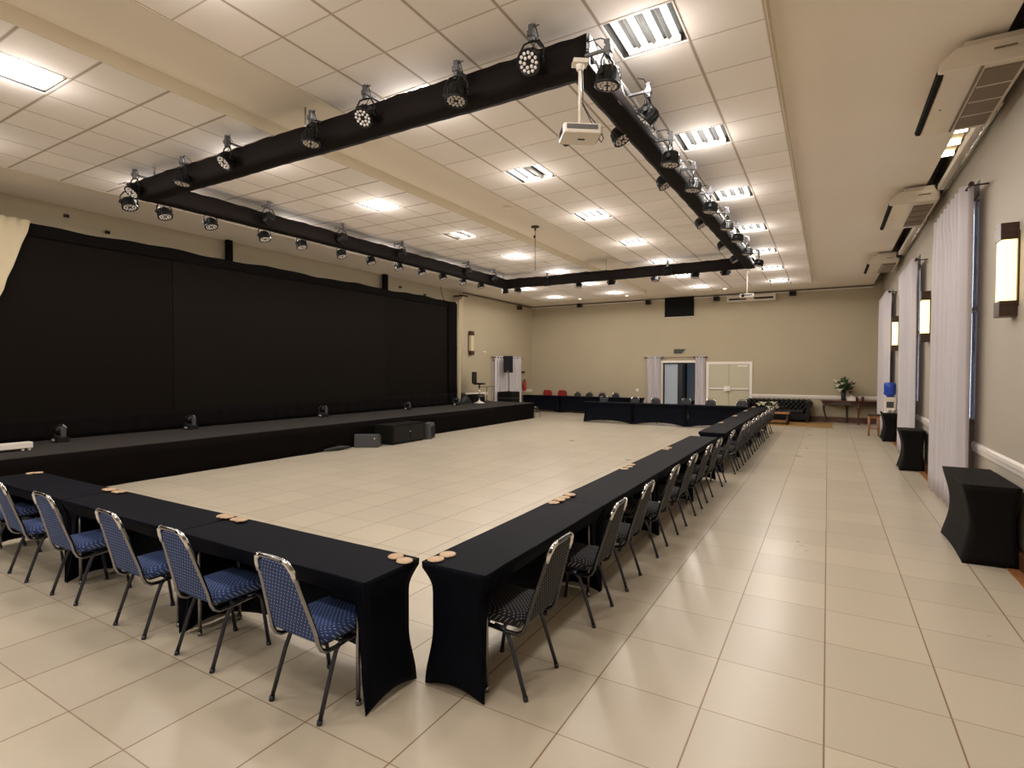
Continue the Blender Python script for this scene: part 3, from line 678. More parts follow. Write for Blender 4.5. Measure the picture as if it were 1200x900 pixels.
# beige curtain gathered at the left end
def bc(u, v):
    y_hi = 3.95; z = 4.47-2.9*(1-v)
    edge = y_hi-.42*((1-v)*2.9/1.33)**1.05
    t = edge-(1.9)*(1-u)
    return (-11.98+.035*math.sin(t*2*PI/.16+2.5*(1-v)*(1-u)), t, z+.0)
tag(MB().grid(bc, 110, 14).build('beige_curtain', M['beige_curtain'], solid=.006), 'beige curtain pulled aside at the left end of the led wall', 'curtain')
tag(MB().grid(lambda u, v: (-12.05+.04*math.sin(u*5*PI), 16.62+.32*u*(.35+.65*v**2), .62+3.95*v), 30, 12).build('beige_side_curtain', M['beige_curtain'], solid=.006), 'narrow beige curtain hanging at the right end of the led wall', 'curtain')
t = empty('curtain_bracket', (-12.2, 17.0, 4.72), 'dark wood curtain bracket high on the wall right of the led wall', 'bracket')
MB().box(-.28, .18, -.10, .22, 0, .06).build('shelf', M['dark_brown'], t, bevel=.01)
MB().prism([(-.22, 0), (.12, 0), (.0, -.16), (-.15, -.16)], -.05, .15, 'y').build('bowl', M['beige_curtain'], t)
# stage moving heads
def moving_head(x, y, label, s=1.0):
    r = empty('moving_head', (x, y, .618), label, 'stage light', 'moving head lights on the stage'); r.scale = (s, s, s)
    MB().rbox(-.13, .13, -.10, .10, 0, .09, .03, 3, 'z').box(-.06, .06, .098, .104, .03, .07).build('base', M['black'], r, bevel=.006)
    MB().box(-.14, -.105, -.04, .04, .09, .27).box(.105, .14, -.04, .04, .09, .27).box(-.14, .14, -.04, .04, .085, .115).build('yoke', M['grey_plastic'], r, bevel=.01)
    h = MB().lathe([(.05, -.09), (.085, -.06), (.09, .02), (.08, .07), (.06, .075)], 20, (0, 0, .22), Matrix.Rotation(-.9, 3, 'X')); h.build('head', M['black'], r)
    MB().lathe([(.055, .076), (.05, .084), (.02, .09)], 16, (0, 0, .22), Matrix.Rotation(-.9, 3, 'X')).build('lens', M['lens'], r)
    MB().box(-.11, -.07, .0, .03, .28, .30).box(.07, .11, .0, .03, .28, .30).box(-.035, .035, -.02, .03, .295, .31).build('handle', M['alu'], r)
    MB().box(-.05, .05, -.106, -.1, .03, .065).build('display', M['lens'], r)
for i, (x, y) in enumerate(((-11.6, 4.17), (-11.75, 6.5), (-11.85, 10.1))):
    moving_head(x, y, f'black moving head light on the stage floor, {ORD[i]} from the left')
moving_head(-11.7, 13.35, 'black moving head light on the stage near the middle of the screen', .8)
moving_head(-11.7, 16.0, 'black moving head light near the right end of the screen', .9)
t = empty('white_case', (-10.9, 3.2, .618), 'long white fixture lying on the stage at the left edge', 'light fixture')
MB().box(-.08, .08, -.6, .34, .035, .13).build('body', M['white'], t, bevel=.01)
for y in (-.5, .22, .3): MB().tube([(-.06, y, .02), (.06, y, .02)], .02, 10).build('foot', M['white'], t)

# floor monitors and subwoofer in front of the stage
sp_ = empty('stage_monitor', (-9.80, 9.72, 0), 'grey wedge speaker on the floor by the stage, grille toward the room', 'speaker', rz=0)
ang = .95
sp_.rotation_euler = (0, 0, 0)
# wedge: grille faces the camera side (-y, +x)
wd = empty  # (alias kept short)
def wedge(root, w, h, d, lean=.12):
    MB().prism([(-d/2, 0), (d/2, 0), (d/2, h*.75), (-d/2+lean, h), (-d/2+.02, h*.97)], -w/2, w/2, 'x').build('cabinet', M['grey_plastic'], root, bevel=.012)
sp_.rotation_euler = (0, 0, .55)
wedge(sp_, .60, .32, .32)
MB().rbox(-.28, .28, -.172, -.150, .03, .30, .03, 4, 'y').build('grille', M['grey_plastic'], sp_)
MB().rbox(.19, .22, -.176, -.171, .20, .235, .008, 3, 'y').build('badge', M['chrome'], sp_)
sb = empty('subwoofer', (-9.72, 10.95, 0), 'big black subwoofer box on the floor in front of the stage', 'speaker')
MB().box(-.30, .30, -.78, .50, .02, .50).build('cabinet', M['black_matte'], sb, bevel=.012)
MB().box(.298, .306, -.72, -.12, .06, .46).box(.298, .306, -.08, .44, .06, .46).build('grille', M['black'], sb)
MB().lathe([(.02, 0), (.02, .008)], 12, (.306, -.10, .30), Matrix.Rotation(PI/2, 3, 'Y')).build('badge', M['chrome'], sb)
for y in (-.7, .4):
    for x in (-.25, .25): MB().lathe([(.02, 0), (.02, .025)], 10, (x, y, 0)).build('foot', M['foot'], sb)
s2 = empty('stage_monitor', (-9.62, 11.78, 0), 'grey wedge speaker standing behind the subwoofer by the stage', 'speaker', rz=2.0)
wedge(s2, .46, .44, .36, .2); MB().box(-.2, .2, -.178, -.165, .04, .34).build('grille', M['grille'], s2)
tag(MB().tube([(-9.95, 8.5, .05), (-9.9, 8.9, .06), (-9.88, 9.2, .05)], [.03, .06, .03], 8).build('coiled_cable', M['cable']), 'black coiled cable lying along the foot of the stage', 'cable')

# stage right end: bar stool, microphone, speaker on stand, cases, steps
t = empty('bar_stool', (-11.75, 17.6, .618), 'black swivel stool with low back and chrome foot on the stage', 'stool', rz=.2)
MB().rbox(-.2, .2, -.2, .2, .72, .79, .08, 5, 'z').build('seat', M['black'], t, bevel=.01)
MB().rbox(-.24, -.19, -.2, .2, .76, 1.22, .04, 4, 'x').build('backrest', M['black'], t, bevel=.01)
MB().tube([(0, 0, .03), (0, 0, .72)], .025, 10).build('column', M['chrome'], t)
MB().tube([(-.02, -.15, .28), (.16, -.15, .28), (.18, 0, .28), (.16, .15, .28), (-.02, .15, .28)], .01, 8).build('footrest', M['chrome'], t)
MB().lathe([(.21, 0), (.21, .015), (.06, .07), (.03, .12)], 24).build('base', M['glossy_white'], t)
t = empty('microphone_stand', (-11.9, 18.35, .618), 'boom microphone stand beside the stool on the stage', 'microphone stand')
MB().tube([(0, 0, .02), (0, 0, .62)], .012, 8).build('pole', M['black'], t); MB().tube([(-.1, -.5, .62), (0, 0, .62), (.12, .42, .62)], .011, 8).build('boom', M['black'], t)
for a in (0, 2.1, 4.2): MB().tube([(0, 0, .08), (.22*math.cos(a), .22*math.sin(a), .01)], .009, 6).build('leg', M['black'], t)
t = empty('flight_case', (-11.9, 20.1, 0), 'black flight case under the tall speaker by the door curtain', 'case')
MB().box(-.35, .35, -.35, .35, 0, .98).build('body', M['black_matte'], t, bevel=.01); MB().box(-.352, .352, -.352, .352, .70, .72).build('edge_rail', M['grey_plastic'], t)
t = empty('speaker_stand', (-11.9, 20.1, .98), 'black pole stand on the flight case holding a speaker', 'speaker stand')
MB().tube([(0, 0, 0), (0, 0, .85)], .018, 10).build('pole', M['black'], t); MB().lathe([(.12, 0), (.12, .012), (.03, .03)], 16).build('base', M['black'], t)
t = empty('loudspeaker', (-11.9, 20.1, 1.80), 'tall black loudspeaker on a pole in front of the white curtain', 'speaker', rz=.35)
MB().prism([(-.20, -.20), (.20, -.20), (.16, .17), (-.16, .17)], 0, .72, 'z').build('cabinet', M['black'], t, bevel=.02)
MB().rbox(-.18, .18, -.212, -.2, .03, .69, .02, 3, 'y').build('grille', M['grille'], t); MB().box(-.03, .03, -.216, -.21, .05, .07).build('badge', M['chrome'], t)
t = empty('black_box', (-11.95, 18.75-.4, 0), 'low black case on the stage left of the speaker', 'case'); t.location = (-12.15, 17.75, .618)
MB().box(-.25, .2, -.3, .55, 0, .32).build('body', M['black_matte'], t, bevel=.01)
t = empty('black_bag', (-12.1, 17.0, .618), 'black bag heaped on the stage beside the side curtain', 'bag')
def bag(u, v):
    a = u*2*PI; r = .24*math.sin(PI*(.5+v*.5))**.6; return (r*math.cos(a)*1.1, r*math.sin(a)*1.6+.03*math.sin(3*a), .38*v+.02*math.sin(5*a)*v)
MB().grid(bag, 24, 8).build('body', M['black'], t)
MB().tube([(0, -.2, .3), (0, -.1, .42), (0, .1, .42), (0, .2, .3)], .012, 6).build('strap', M['black_matte'], t)
t = empty('stage_steps', (-10.35, YS+.03, 0), 'small metal folding steps at the right end of the stage', 'steps')
for z, y in ((.22, .38), (.42, .16)): MB().box(-.3, .3, y-.13, y+.13, z, z+.025).build('tread', M['black'], t)
for x in (-.3, .3):
    MB().tube([(x, .5, 0), (x, .5, .22), (x, .26, .24), (x, .26, .43), (x, .02, .45)], .014, 6).build('side_rail', M['steel'], t); MB().tube([(x, .05, 0), (x, .05, .44)], .012, 6).build('leg', M['steel'], t)

# ------------------------------------------------------------------ left wall far corner
def grommet_curtain(name, wall_x, y0, y1, z0, z1, label, amp=.045, per=.14, m='curtain', x=None, flat=False, rod_ext=.12, axis='y', group=None, gr=False):
    """pleated curtain on a rod; runs along y (axis y) or along x (axis x)"""
    r = empty(name, (0, 0, 0), label, 'curtain', group)
    def P(c, t, z): return (c, t, z) if axis == 'y' else (t, c, z)
    def fn(u, v):
        t = y0+(y1-y0)*u; ph = t*2*PI/per; a = amp*(1 if v > .9 else .8+.3*math.sin(t*3+1))
        return P(x+a*math.sin(ph+.4*math.sin((1-v)*2+t*2)), t+.012*math.sin(v*4+ph*.5), z0+(z1-z0)*v+.004*math.sin(ph))
    MB().grid(fn, int((y1-y0)/per*14), 14).build('panel', M[m], r, solid=.003)
    MB().tube([P(x, y0-rod_ext, z1-.06), P(x, y1+rod_ext, z1-.06)], .014, 10).build('rod', M['dark_brown'], r)
    for t in (y0-rod_ext, y1+rod_ext): MB().tube([P(x, t-.03, z1-.06), P(x, t+.03, z1-.06)], .028, 10).build('finial', M['dark_brown'], r)
    for t in (y0-rod_ext*.5, y1+rod_ext*.5): MB().tube([P(x, t, z1-.06), P(wall_x, t, z1-.06)], .01, 8).build('bracket', M['dark_brown'], r)
    if gr:
        n = int((y1-y0)/per)
        for i in range(n): MB().tube([P(x, y0+(i+.5)*per-.008, z1-.06), P(x, y0+(i+.5)*per+.008, z1-.06)], .035, 10).build('grommet', M['dark_brown'], r)
    return r
grommet_curtain('door_curtain', -12.48, 19.6, 21.9, .05, 2.52, 'white grommet curtain over the doorway behind the tall speaker', x=-12.32, per=.21, gr=True)
struct(MB().box(-12.482, -12.46, 19.7, 21.8, 0, 2.3).build('door_3', M['white']))
grommet_curtain('curtain', YF, -6.75, -6.17, .04, 2.52, 'white curtain gathered at the left side of the open doorway', x=YF-.13, per=.13, axis='x', rod_ext=.1, group='curtains beside the doorway')
grommet_curtain('curtain', YF, -4.74, -4.36, .04, 2.52, 'white curtain gathered between the open doorway and the glazed double door', x=YF-.13, per=.13, axis='x', rod_ext=.05, group='curtains beside the doorway')
tag(MB().tube([(-6.9, YF-.13, 2.46), (-4.25, YF-.13, 2.46)], .012, 8).build('curtain_rod', M['dark_brown']), 'long curtain rod above the open doorway', 'curtain rod')
# sconces
def sconce(x, y, label, lit, mirror=1, z0=2.45):
    """x = wall face; projects toward -x when mirror=1"""
    r = empty('wall_sconce', (x, y, z0), label, 'wall lamp', 'box wall lamps')
    p = -.145*mirror; a, b = min(p, 0), max(p, 0)
    q = .012
    MB().box(a+q*(mirror > 0), b-q*(mirror < 0), -.11+q, .11-q, .14, .80).build('lamp_shade', M['shade' if lit else 'shade_off'], r, bevel=.008)
    MB().box(a, b, -.11, .11, 0, .16).build('bottom_cap', M['dark_brown'], r, bevel=.003)
    MB().box(a, b, -.11, .11, .78, .95).build('top_cap', M['dark_brown'], r, bevel=.003)
    MB().box(-.015 if mirror > 0 else 0, 0 if mirror > 0 else .015, -.14, .14, .1, .86).build('back_plate', M['dark_brown'], r)
sconce(XR, 7.42, 'glowing box wall lamp with dark wood caps, nearest on the right wall', True)
sconce(XR, 12.85, 'glowing box wall lamp between the first and second right wall curtains', True)
sconce(XR, 18.15, 'glowing box wall lamp above the water dispenser', True)
sconce(XL+.12, 18.0, 'unlit box wall lamp with dark caps on the wall beyond the led screen', False, -1, 2.52)
# fire extinguisher, switch boxes, exit lamp
t = empty('fire_extinguisher', (-12.36, 22.35, .95), 'red fire extinguisher hung on the wall near the far left corner', 'fire extinguisher')
MB().lathe([(.07, 0), (.08, .03), (.08, .38), (.05, .44), (.025, .46)], 16).build('cylinder', M['extinguisher'], t)
MB().box(-.02, .02, -.05, .05, .46, .52).build('valve', M['black'], t); MB().tube([(0, .04, .48), (0, .12, .35), (0, .1, .1)], .012, 6).build('hose', M['black'], t)
tag(MB().box(-12.48, -12.40, 22.25, 22.45, 1.78, 1.86).build('emergency_lamp', M['black']), 'small black box on the wall above the fire extinguisher', 'emergency lamp')
tag(MB().box(-12.48, -12.44, 18.9, 19.15, 2.66, 2.70).build('wall_box', M['white']), 'small white box high on the left wall beyond the screen', 'wall box')
for i, (y, z) in enumerate(((4.68, 4.82), (5.36, 4.66), (14.0, 4.72), (15.3, 4.62))):
    t = empty('wall_spotlight', (-12.6, y, z), f'tiny dark fitting on the beige wall above the led screen, {ORD[i]} from the left', 'fitting', 'tiny fittings above the led screen')
    MB().box(0, .04, -.04, .04, -.03, .03).build('body', M['dark_brown'], t); MB().tube([(.04, 0, 0), (.09, 0, -.02)], .018, 8).build('head', M['black'], t)

# ------------------------------------------------------------------ far wall things
def frame(x0, x1, z1, w_, d, z0=0): return MB().box(x0-w_, x0, YF-d, YF, z0, z1+w_).box(x1, x1+w_, YF-d, YF, z0, z1+w_).box(x0, x1, YF-d, YF, z1, z1+w_)
dj = struct(frame(D0, D1, DZ, .09, .03).build('door_1', M['white']))
for nm, a, b in (('door_leaf', D0+.05, D0+.60),):
    g = MB().box(a, b, YF+.12, YF+.14, .05, DZ-.06).build(nm, M['frost'], dj)
MB().box(D0, D0+.05, YF+.1, YF+.16, 0, DZ).box(D0+.60, D0+.80, YF+.1, YF+.16, 0, DZ).box(D1-.05, D1, YF+.1, YF+.16, 0, DZ).box(D0, D1, YF+.1, YF+.16, DZ-.05, DZ).build('door_leaf_frame', M['door_dark'], dj)
# corridor beyond the doorway
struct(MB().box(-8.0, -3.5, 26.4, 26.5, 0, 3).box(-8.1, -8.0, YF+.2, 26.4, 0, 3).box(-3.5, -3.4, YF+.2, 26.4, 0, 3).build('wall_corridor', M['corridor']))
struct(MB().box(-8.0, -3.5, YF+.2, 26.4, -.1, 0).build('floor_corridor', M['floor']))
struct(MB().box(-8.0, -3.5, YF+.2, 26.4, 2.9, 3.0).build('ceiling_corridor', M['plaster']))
struct(MB().box(-5.75, -5.20, 26.3, 26.4, .5, 2.35).build('window_4', M['frost']))
struct(MB().box(-5.85, -5.75, 26.28, 26.4, 0, 2.4).box(-5.2, -5.08, 26.28, 26.4, 0, 2.4).box(-5.75, -5.2, 26.28, 26.4, .3, .5).build('window_frame_corridor', M['door_dark']))
t = empty('corridor_lamp', (-5.6, 24.8, 2.9), 'ceiling lamp of the corridor beyond the open doorway', 'ceiling light')
MB().box(-.3, .3, -.3, .3, -.05, 0).build('housing', M['white'], t); MB().box(-.26, .26, -.26, .26, -.058, -.05).build('diffuser', mat('corridor light', (1, 1, 1), emit=(.7, .85, 1), estr=6), t)
d2 = struct(frame(-4.22, -2.68, 2.17, .10, .05).build('door_2', M['white']))
for i in range(2):
    a = -4.22+.77*i
    MB().box(a+.01, a+.76, YF-.03, YF-.005, .02, 2.16).build('door_leaf', M['door_beige'], d2)
MB().box(-4.2, -2.7, YF-.09, YF-.05, 1.15, 1.21).build('push_bar', M['white'], d2, bevel=.008)
MB().box(-3.62, -3.38, YF-.12, YF-.05, 1.08, 1.28).lathe([(.05, 0), (.05, .05)], 14, (-3.5, YF-.17, 1.13), Matrix.Rotation(-PI/2, 3, 'X')).build('lock', M['white'], d2, bevel=.01)
MB().box(-3.12, -2.75, YF-.06, YF-.03, 2.07, 2.12).build('door_closer', M['white'], d2)
t = empty('exit_sign', (-5.42, YF-.02, 2.72), 'small dark exit sign above the open doorway', 'sign')
MB().prism([(-.22, -.09), (.10, -.09), (.26, .09), (-.22, .09)], -.03, 0, 'y').build('panel', M['sign'], t)
t = empty('wall_switch', (-7.22, YF, 1.05), 'cream switch plate left of the doorway curtain', 'switch')
MB().box(-.06, .06, -.015, 0, -.06, .06).build('plate', M['white'], t, bevel=.004); MB().box(-.02, .02, -.022, -.015, -.03, .03).build('rocker', M['glossy_white'], t)
# projection booth opening and small speakers
t = empty('wall_screen', (-5.44, YF, 4.64), 'black square panel high on the far wall under the ceiling', 'screen')
MB().box(-.60, .60, -.06, 0, -.47, .42).build('body', M['black_matte'], t); MB().box(-.53, .53, -.066, -.06, -.40, .36).build('screen', M['black_matte'], t); MB().box(-.60, .60, -.07, 0, -.485, -.47).build('bottom_edge', M['white'], t)
for i, (x, z) in enumerate(((-9.95, 4.90), (-6.75, 4.84), (-3.95, 4.82), (-1.2, 4.84))):
    t = empty('wall_speaker', (x, YF-.02, z), f'small dark speaker under the ceiling on the far wall, {ORD[i]} from the left', 'speaker', 'small wall speakers')
    MB().prism([(-.13, 0), (.13, 0), (.10, -.16), (-.10, -.16)], -.09, .09, 'z').build('body', M['dark_brown'], t, bevel=.01); MB().box(-.09, .09, -.165, -.16, -.07, .07).build('grille', M['grille'], t)
t = empty('wall_speaker', (-12.46, 21.9, 4.80), 'small dark speaker near the far end of the left wall', 'speaker', 'small wall speakers')
MB().prism([(0, -.13), (0, .13), (.16, .10), (.16, -.10)], -.09, .09, 'z').build('body', M['dark_brown'], t, bevel=.01); MB().box(.16, .165, -.09, .09, -.07, .07).build('grille', M['grille'], t)
t = empty('air_conditioner', (-2.65, YF, 4.62), 'long white wall air conditioner high on the far wall behind the projector', 'air conditioner')
MB().prism([(0, 0), (-.22, .02), (-.25, .12), (-.22, .28), (0, .30)], -.88, .88, 'x').build('body', M['ac'], t, bevel=.015)
MB().box(-.80, -.15, -.262, -.22, .08, .15).box(.12, .80, -.262, -.22, .08, .15).build('outlet', M['black'], t)

# ------------------------------------------------------------------ air conditioners under the right ceiling
def ac(y0, y1, label, grilles):
    L = y1-y0; r = empty('air_conditioner', (.86, y0, 4.70), label, 'air conditioner', 'ceiling air conditioners on the right')
    W = .68
    body = [(0, .015), (.015, 0), (W-.02, -.01), (W, .02), (W, .17), (W-.05, .20), (.14, .20), (.02, .10)]
    MB().prism(body, 0, L, 'y').build('body', M['ac'], r, bevel=.018)
    MB().box(.2, W-.06, .05, L-.05, .20, .262).build('upper_case', M['ac'], r, bevel=.01)
    # dark air outlet along the left edge
    MB().prism([(-.006, .03), (.008, -.004), (.05, -.008), (.05, .0), (.014, .012), (.006, .04)], .05, L-.05, 'y').prism([(-.006, .02), (.03, .10), (.035, .095), (.004, .018)], .05, L-.05, 'y').build('outlet', M['black_matte'], r)
    for i in range(3): MB().box(.052+.001*i, .056, .12+i*(L-.2)/3, .1+(i+1)*(L-.2)/3, -.010, -.004).build('louvre', M['ac_grille'], r)
    if grilles > 1:
        n = grilles; st_ = (L-.36)/n
        for i in range(n): MB().box(.36, W-.05, .18+i*st_+.03, .18+(i+1)*st_-.03, -.022, -.008).build('intake_grille', M['ac_grille'], r)
    else:
        MB().box(.36, W-.05, .10, L-.10, -.020, -.008).build('intake_grille', M['ac_grille'], r)
        for i in range(1, 4): MB().box(.36, W-.05, .10+i*(L-.2)/4-.008, .10+i*(L-.2)/4+.008, -.025, -.018).build('grille_rib', M['ac'], r)
        MB().box(.32, .34, .02, L-.02, -.016, -.008).build('panel_seam', M['ac_grille'], r)
    MB().lathe([(.008, 0), (.008, .006)], 8, (.14, L*.55, -.012)).build('indicator', M['black'], r)
    MB().box(.40, .56, -.022, -.016, .10, .115).build('badge', M['ac_grille'], r)
    MB().box(.3, .33, .2, .22, .262, .30).box(.3, .33, L-.22, L-.2, .262, .30).build('hanger', M['steel'], r)
ac(6.5, 8.12, 'large white ceiling air conditioner nearest the camera on the right', 1)
ac(11.2, 13.1, 'white ceiling air conditioner above the second right curtain, middle of three', 4)
ac(17.0, 18.7, 'white ceiling air conditioner farthest along the right wall', 1)
# glowing slot bars and pipes along the right wall
for i, y in enumerate((10.0, 14.9)):
    t = empty('slot_glow_bars', (1.50, y, 5.22), f'bright glowing bar set in the ceiling slot beyond the {("nearest", "middle")[i]} air conditioner', 'ceiling light', 'glowing bars in the ceiling slot')
    MB().box(-.11, .11, -.65, .65, 0, .05).build('housing', M['beige_curtain'], t)
    for k in range(3 if i == 0 else 1): MB().tube([(-.09, -.48+.47*k, -.03), (.09, -.48+.47*k, -.03)], .045, 8).build('tube', M['slot_glow_bar'], t)  # short glowing bars set crosswise in the slot
for i, (y0, y1) in enumerate(((7.9, 11.15), (13.2, 16.8))):
    t = empty('pipe_duct', (1.56, y0, 4.86), f'white pipe trunking on the right wall between ceiling air conditioners, {("nearer", "farther")[i]} run', 'pipe', 'white pipe trunking runs')
    MB().box(-.06, .07, 0, y1-y0, -.03, .06).build('trunking', M['white'], t, bevel=.008)
    MB().tube([(.02, .1, -.06), (.02, y1-y0-.1, -.06)], .018, 8).build('copper_pipe', M['chrome'], t)
    MB().tube([(-.02, y1-y0-.05, .10), (-.02, y1-y0+.12, .0), (-.05, y1-y0+.3, -.02)], .06, 10).build('insulated_bend', M['black'], t)

# curtains on the right wall
GC = 'white curtains on the right wall'
grommet_curtain('window_curtain', XR, 8.65, 10.75, .04, 4.22, 'tall white curtain nearest the camera on the right wall', x=1.47, per=.27, amp=.062, group=GC)
grommet_curtain('window_curtain', XR, 13.32, 15.75, .04, 4.14, 'tall white curtain behind the middle black table on the right wall', x=1.47, per=.27, amp=.062, group=GC)
grommet_curtain('window_curtain', XR, 18.7, 21.4, .04, 4.2, 'farthest tall white curtain, behind the water dispenser', x=1.47, per=.27, amp=.062, group=GC)

# ------------------------------------------------------------------ small covered tables by the right wall
def box_cover(x0, x1, y0, y1, h, label):
    s = MB(); pk = .07
    def p(z): return pk*math.sin(PI*min(1, max(0, z/h)))**1.2
    s.grid(lambda u, v: (x0+(x1-x0)*u, y0+(y1-y0)*v, h), 4, 4, False)
    n = 14
    for e in (0, 1):
        s.grid(lambda u, v, e=e: ((x0+p(h*v)) if e == 0 else x1-p(h*v)*.5, y0+p(h*v)*.6+(y1-y0-1.2*p(h*v))*u, (h-.035*math.sin(PI*u))*v+.035*math.sin(PI*u)), 8, n)
        s.grid(lambda u, v, e=e: (x0+p(h*v)+(x1-x0-1.5*p(h*v))*u, (y0+p(h*v)*.6) if e == 0 else y1-p(h*v)*.6, (h-.02*math.sin(PI*u))*v+.02*math.sin(PI*u)), 8, n)
    o = s.build('covered_side_table', M['cloth_box'], solid=.003)
    return tag(o, label, 'table', 'small covered tables by the right wall')
box_cover(1.17, 1.60, 6.80, 7.98, .78, 'small table under a tight black stretch cover, nearest on the right')
box_cover(1.21, 1.60, 12.6, 13.22, .77, 'small table under a black stretch cover in front of the second right curtain')
box_cover(1.30, 1.62, 17.55, 18.6, .76, 'small table under a black stretch cover carrying the water dispenser')
t = empty('water_dispenser', (1.47, 17.95, .765), 'white water dispenser with an upturned blue bottle on the small table', 'water dispenser')
MB().rbox(-.14, .14, -.14, .14, 0, .42, .03, 4, 'z').build('body', M['glossy_white'], t, bevel=.01)
MB().lathe([(.06, .42), (.09, .46), (.14, .50), (.14, .56), (.135, .60), (.14, .64), (.14, .78), (.12, .82)], 24).build('bottle', M['water_blue'], t)
MB().box(-.08, .08, -.155, -.14, .14, .30).box(-.05, -.02, -.18, -.15, .22, .25).box(.02, .05, -.18, -.15, .22, .25).build('tap', M['grey_plastic'], t)
for i, (x, y) in enumerate(((1.47, 17.68), (1.53, 17.66), (1.56, 17.75), (1.42, 17.66))):
    o = MB().lathe([(.024, 0), (.034, .09), (.034, .13 if i < 2 else .10), (.031, .10)], 14).build('paper_cup', M['white'], loc=(x, y, .767))
    tag(o, f'white cup on the small table by the water dispenser, {ORD[i]} from the left' if 0 else 'white cup standing in front of the water dispenser', 'cup', 'white cups by the water dispenser')
tag(MB().box(-.14, .14, -.5, .5, 0, .015).build('white_tray', M['white'], loc=(1.46, 18.1, .7655)), 'thin white cloth under the water dispenser', 'cloth')
bpy.data.objects['white_tray'].scale = (1, .85, 1)
t = empty('wooden_stool', (1.18, 18.95, 0), 'small warm brown wooden stool beside the water dispenser table', 'stool', rz=0)
MB().box(-.16, .16, -.18, .18, .60, .635).build('seat', M['dark_brown'], t, bevel=.008)
MB().box(-.12, .12, -.14, .14, .52, .60).build('apron', M['brown_wood'], t, bevel=.005)
for x in (-.11, .11):
    for y in (-.14, .14): MB().tube([(x, y, .60), (x*1.1, y*1.1, 0)], [.028, .018], 8).build('leg', M['brown_wood'], t)
MB().box(-.11, .11, -.012, .012, .2, .23).box(-.12, -.1, -.14, .14, .25, .28).box(.1, .12, -.14, .14, .25, .28).build('stretcher', M['brown_wood'], t)

# ------------------------------------------------------------------ console table, sofa, coffee table, rug
t = empty('console_table', (.72, 22.95, 0), 'dark carved wooden console table against the far wall', 'table')
def top_poly():
    out = [(-.86, .32), (-.92, .22), (-.90, .08)]
    for k in range(13):
        a = PI+PI*k/12; out.append((.84*math.cos(a), .02+.36*math.sin(a)*-1*-1))
    return out
tp = [(-.92, .33), (-.95, .15), (-.86, -.08), (-.6, -.22), (-.3, -.30), (0, -.34), (.3, -.30), (.6, -.22), (.86, -.08), (.9, .15), (.88, .33)]
MB().prism(tp, .80, .835, 'z').build('tabletop', M['mahogany'], t, bevel=.008)
MB().prism([(x*.93, y*.9+.01) for x, y in tp], .70, .80, 'z').build('apron', M['dark_brown'], t)
MB().grid(lambda u, v: (-.8+1.6*u, -.30+.28*abs(2*u-1)**2.2-.012, .70-.05*abs(math.sin(u*3*PI))*(1-v)+.02*v), 30, 2).build('carved_edge', M['dark_brown'], t, solid=.02)
def cabriole(x, y, dx, dy):
    P = [(0, .74), (.03, .66), (.05, .56), (.035, .42), (.0, .26), (-.02, .14), (-.01, .06), (.03, .015)]
    return MB().tube([(x+dx*a, y+dy*a, z) for a, z in P], [.04, .045, .042, .032, .024, .021, .028, .035], 10)
for x, y, dx, dy, mm in ((-.78, .0, -1, -.4, 'dark_brown'), (.24, -.24, 0, -1, 'mahogany'), (-.1, .26, 0, .3, 'dark_brown'), (.78, .0, .5, -.4, 'dark_brown')): cabriole(x, y, dx, dy).build('leg', M[mm], t)
random.seed(3)
def bouquet(root, z, R_, nleaf, flowers):
    lf = MB()
    for i in range(nleaf):
        a = random.uniform(0, 2*PI); b = random.uniform(.15, 1.35); d = Vector((math.cos(a)*math.sin(b)*.8, math.sin(a)*math.sin(b)*.6, math.cos(b)*1.1)); L_ = R_*random.uniform(.5, 1.0)
        c = Vector((0, 0, z)); tip = c+d*L_; s_ = d.cross(Vector((0, 0, 1))); s_ = s_.normalized() if s_.length > .01 else Vector((1, 0, 0)); w_ = R_*.12
        mid = c+d*L_*.65; up = s_.cross(d)*w_*.5
        lf.add([c+d*L_*.3, mid+s_*w_+up, tip, mid-s_*w_+up], [(0, 1, 2, 3)], True)
        lf.tube([c, c+d*L_*.6], R_*.008, 4, cap=False)
    lf.build('leaves', M['leaf'], root, solid=.002)
    for (x, y, zz, r_, mm) in flowers:
        p = MB()
        for k in range(6):
            a = 2*PI*k/6; o = Vector((x, y, zz)); dv = Vector((math.cos(a), math.sin(a)*.9, .55)); s_ = Vector((-math.sin(a), math.cos(a), 0))
            p.add([o, o+dv*r_*.6+s_*r_*.35, o+dv*r_*1.1, o+dv*r_*.6-s_*r_*.35], [(0, 1, 2, 3)], True)
        p.lathe([(r_*.25, -.2*r_), (r_*.35, .15*r_), (.1*r_, .45*r_)], 8, (x, y, zz)); p.build('blossom', M[mm], root, solid=.003)
t = empty('vase', (.50, 22.85, .835), 'dark glass vase on the console table', 'vase')
MB().lathe([(.06, 0), (.07, .02), (.085, .32), (.08, .325), (.06, .06)], 20).build('body', mat('dark vase', (.01, .015, .02), .15), t)
t = empty('flower_arrangement', (.50, 22.85, 1.14), 'tall arrangement of white lilies and dark flowers in the vase', 'flowers')
bouquet(t, 0, .56, 90, [(-.20, -.30, .22, .15, 'petal'), (-.24, -.26, .38, .13, 'petal'), (-.12, -.32, .06, .14, 'petal'), (-.05, -.30, .30, .09, 'petal'), (.22, -.28, .12, .11, 'purple'), (.30, -.22, .30, .10, 'purple'), (.2, -.3, .0, .10, 'purple')])
t = empty('tissue_box', (.74, 22.78, .835), 'white box with a tissue beside the vase on the console', 'box')
MB().box(-.13, .13, -.08, .08, 0, .13).build('body', M['white'], t, bevel=.008); MB().prism([(-.04, .13), (.04, .13), (.05, .18), (-.02, .20)], -.01, .01, 'y').build('tissue', M['white'], t)
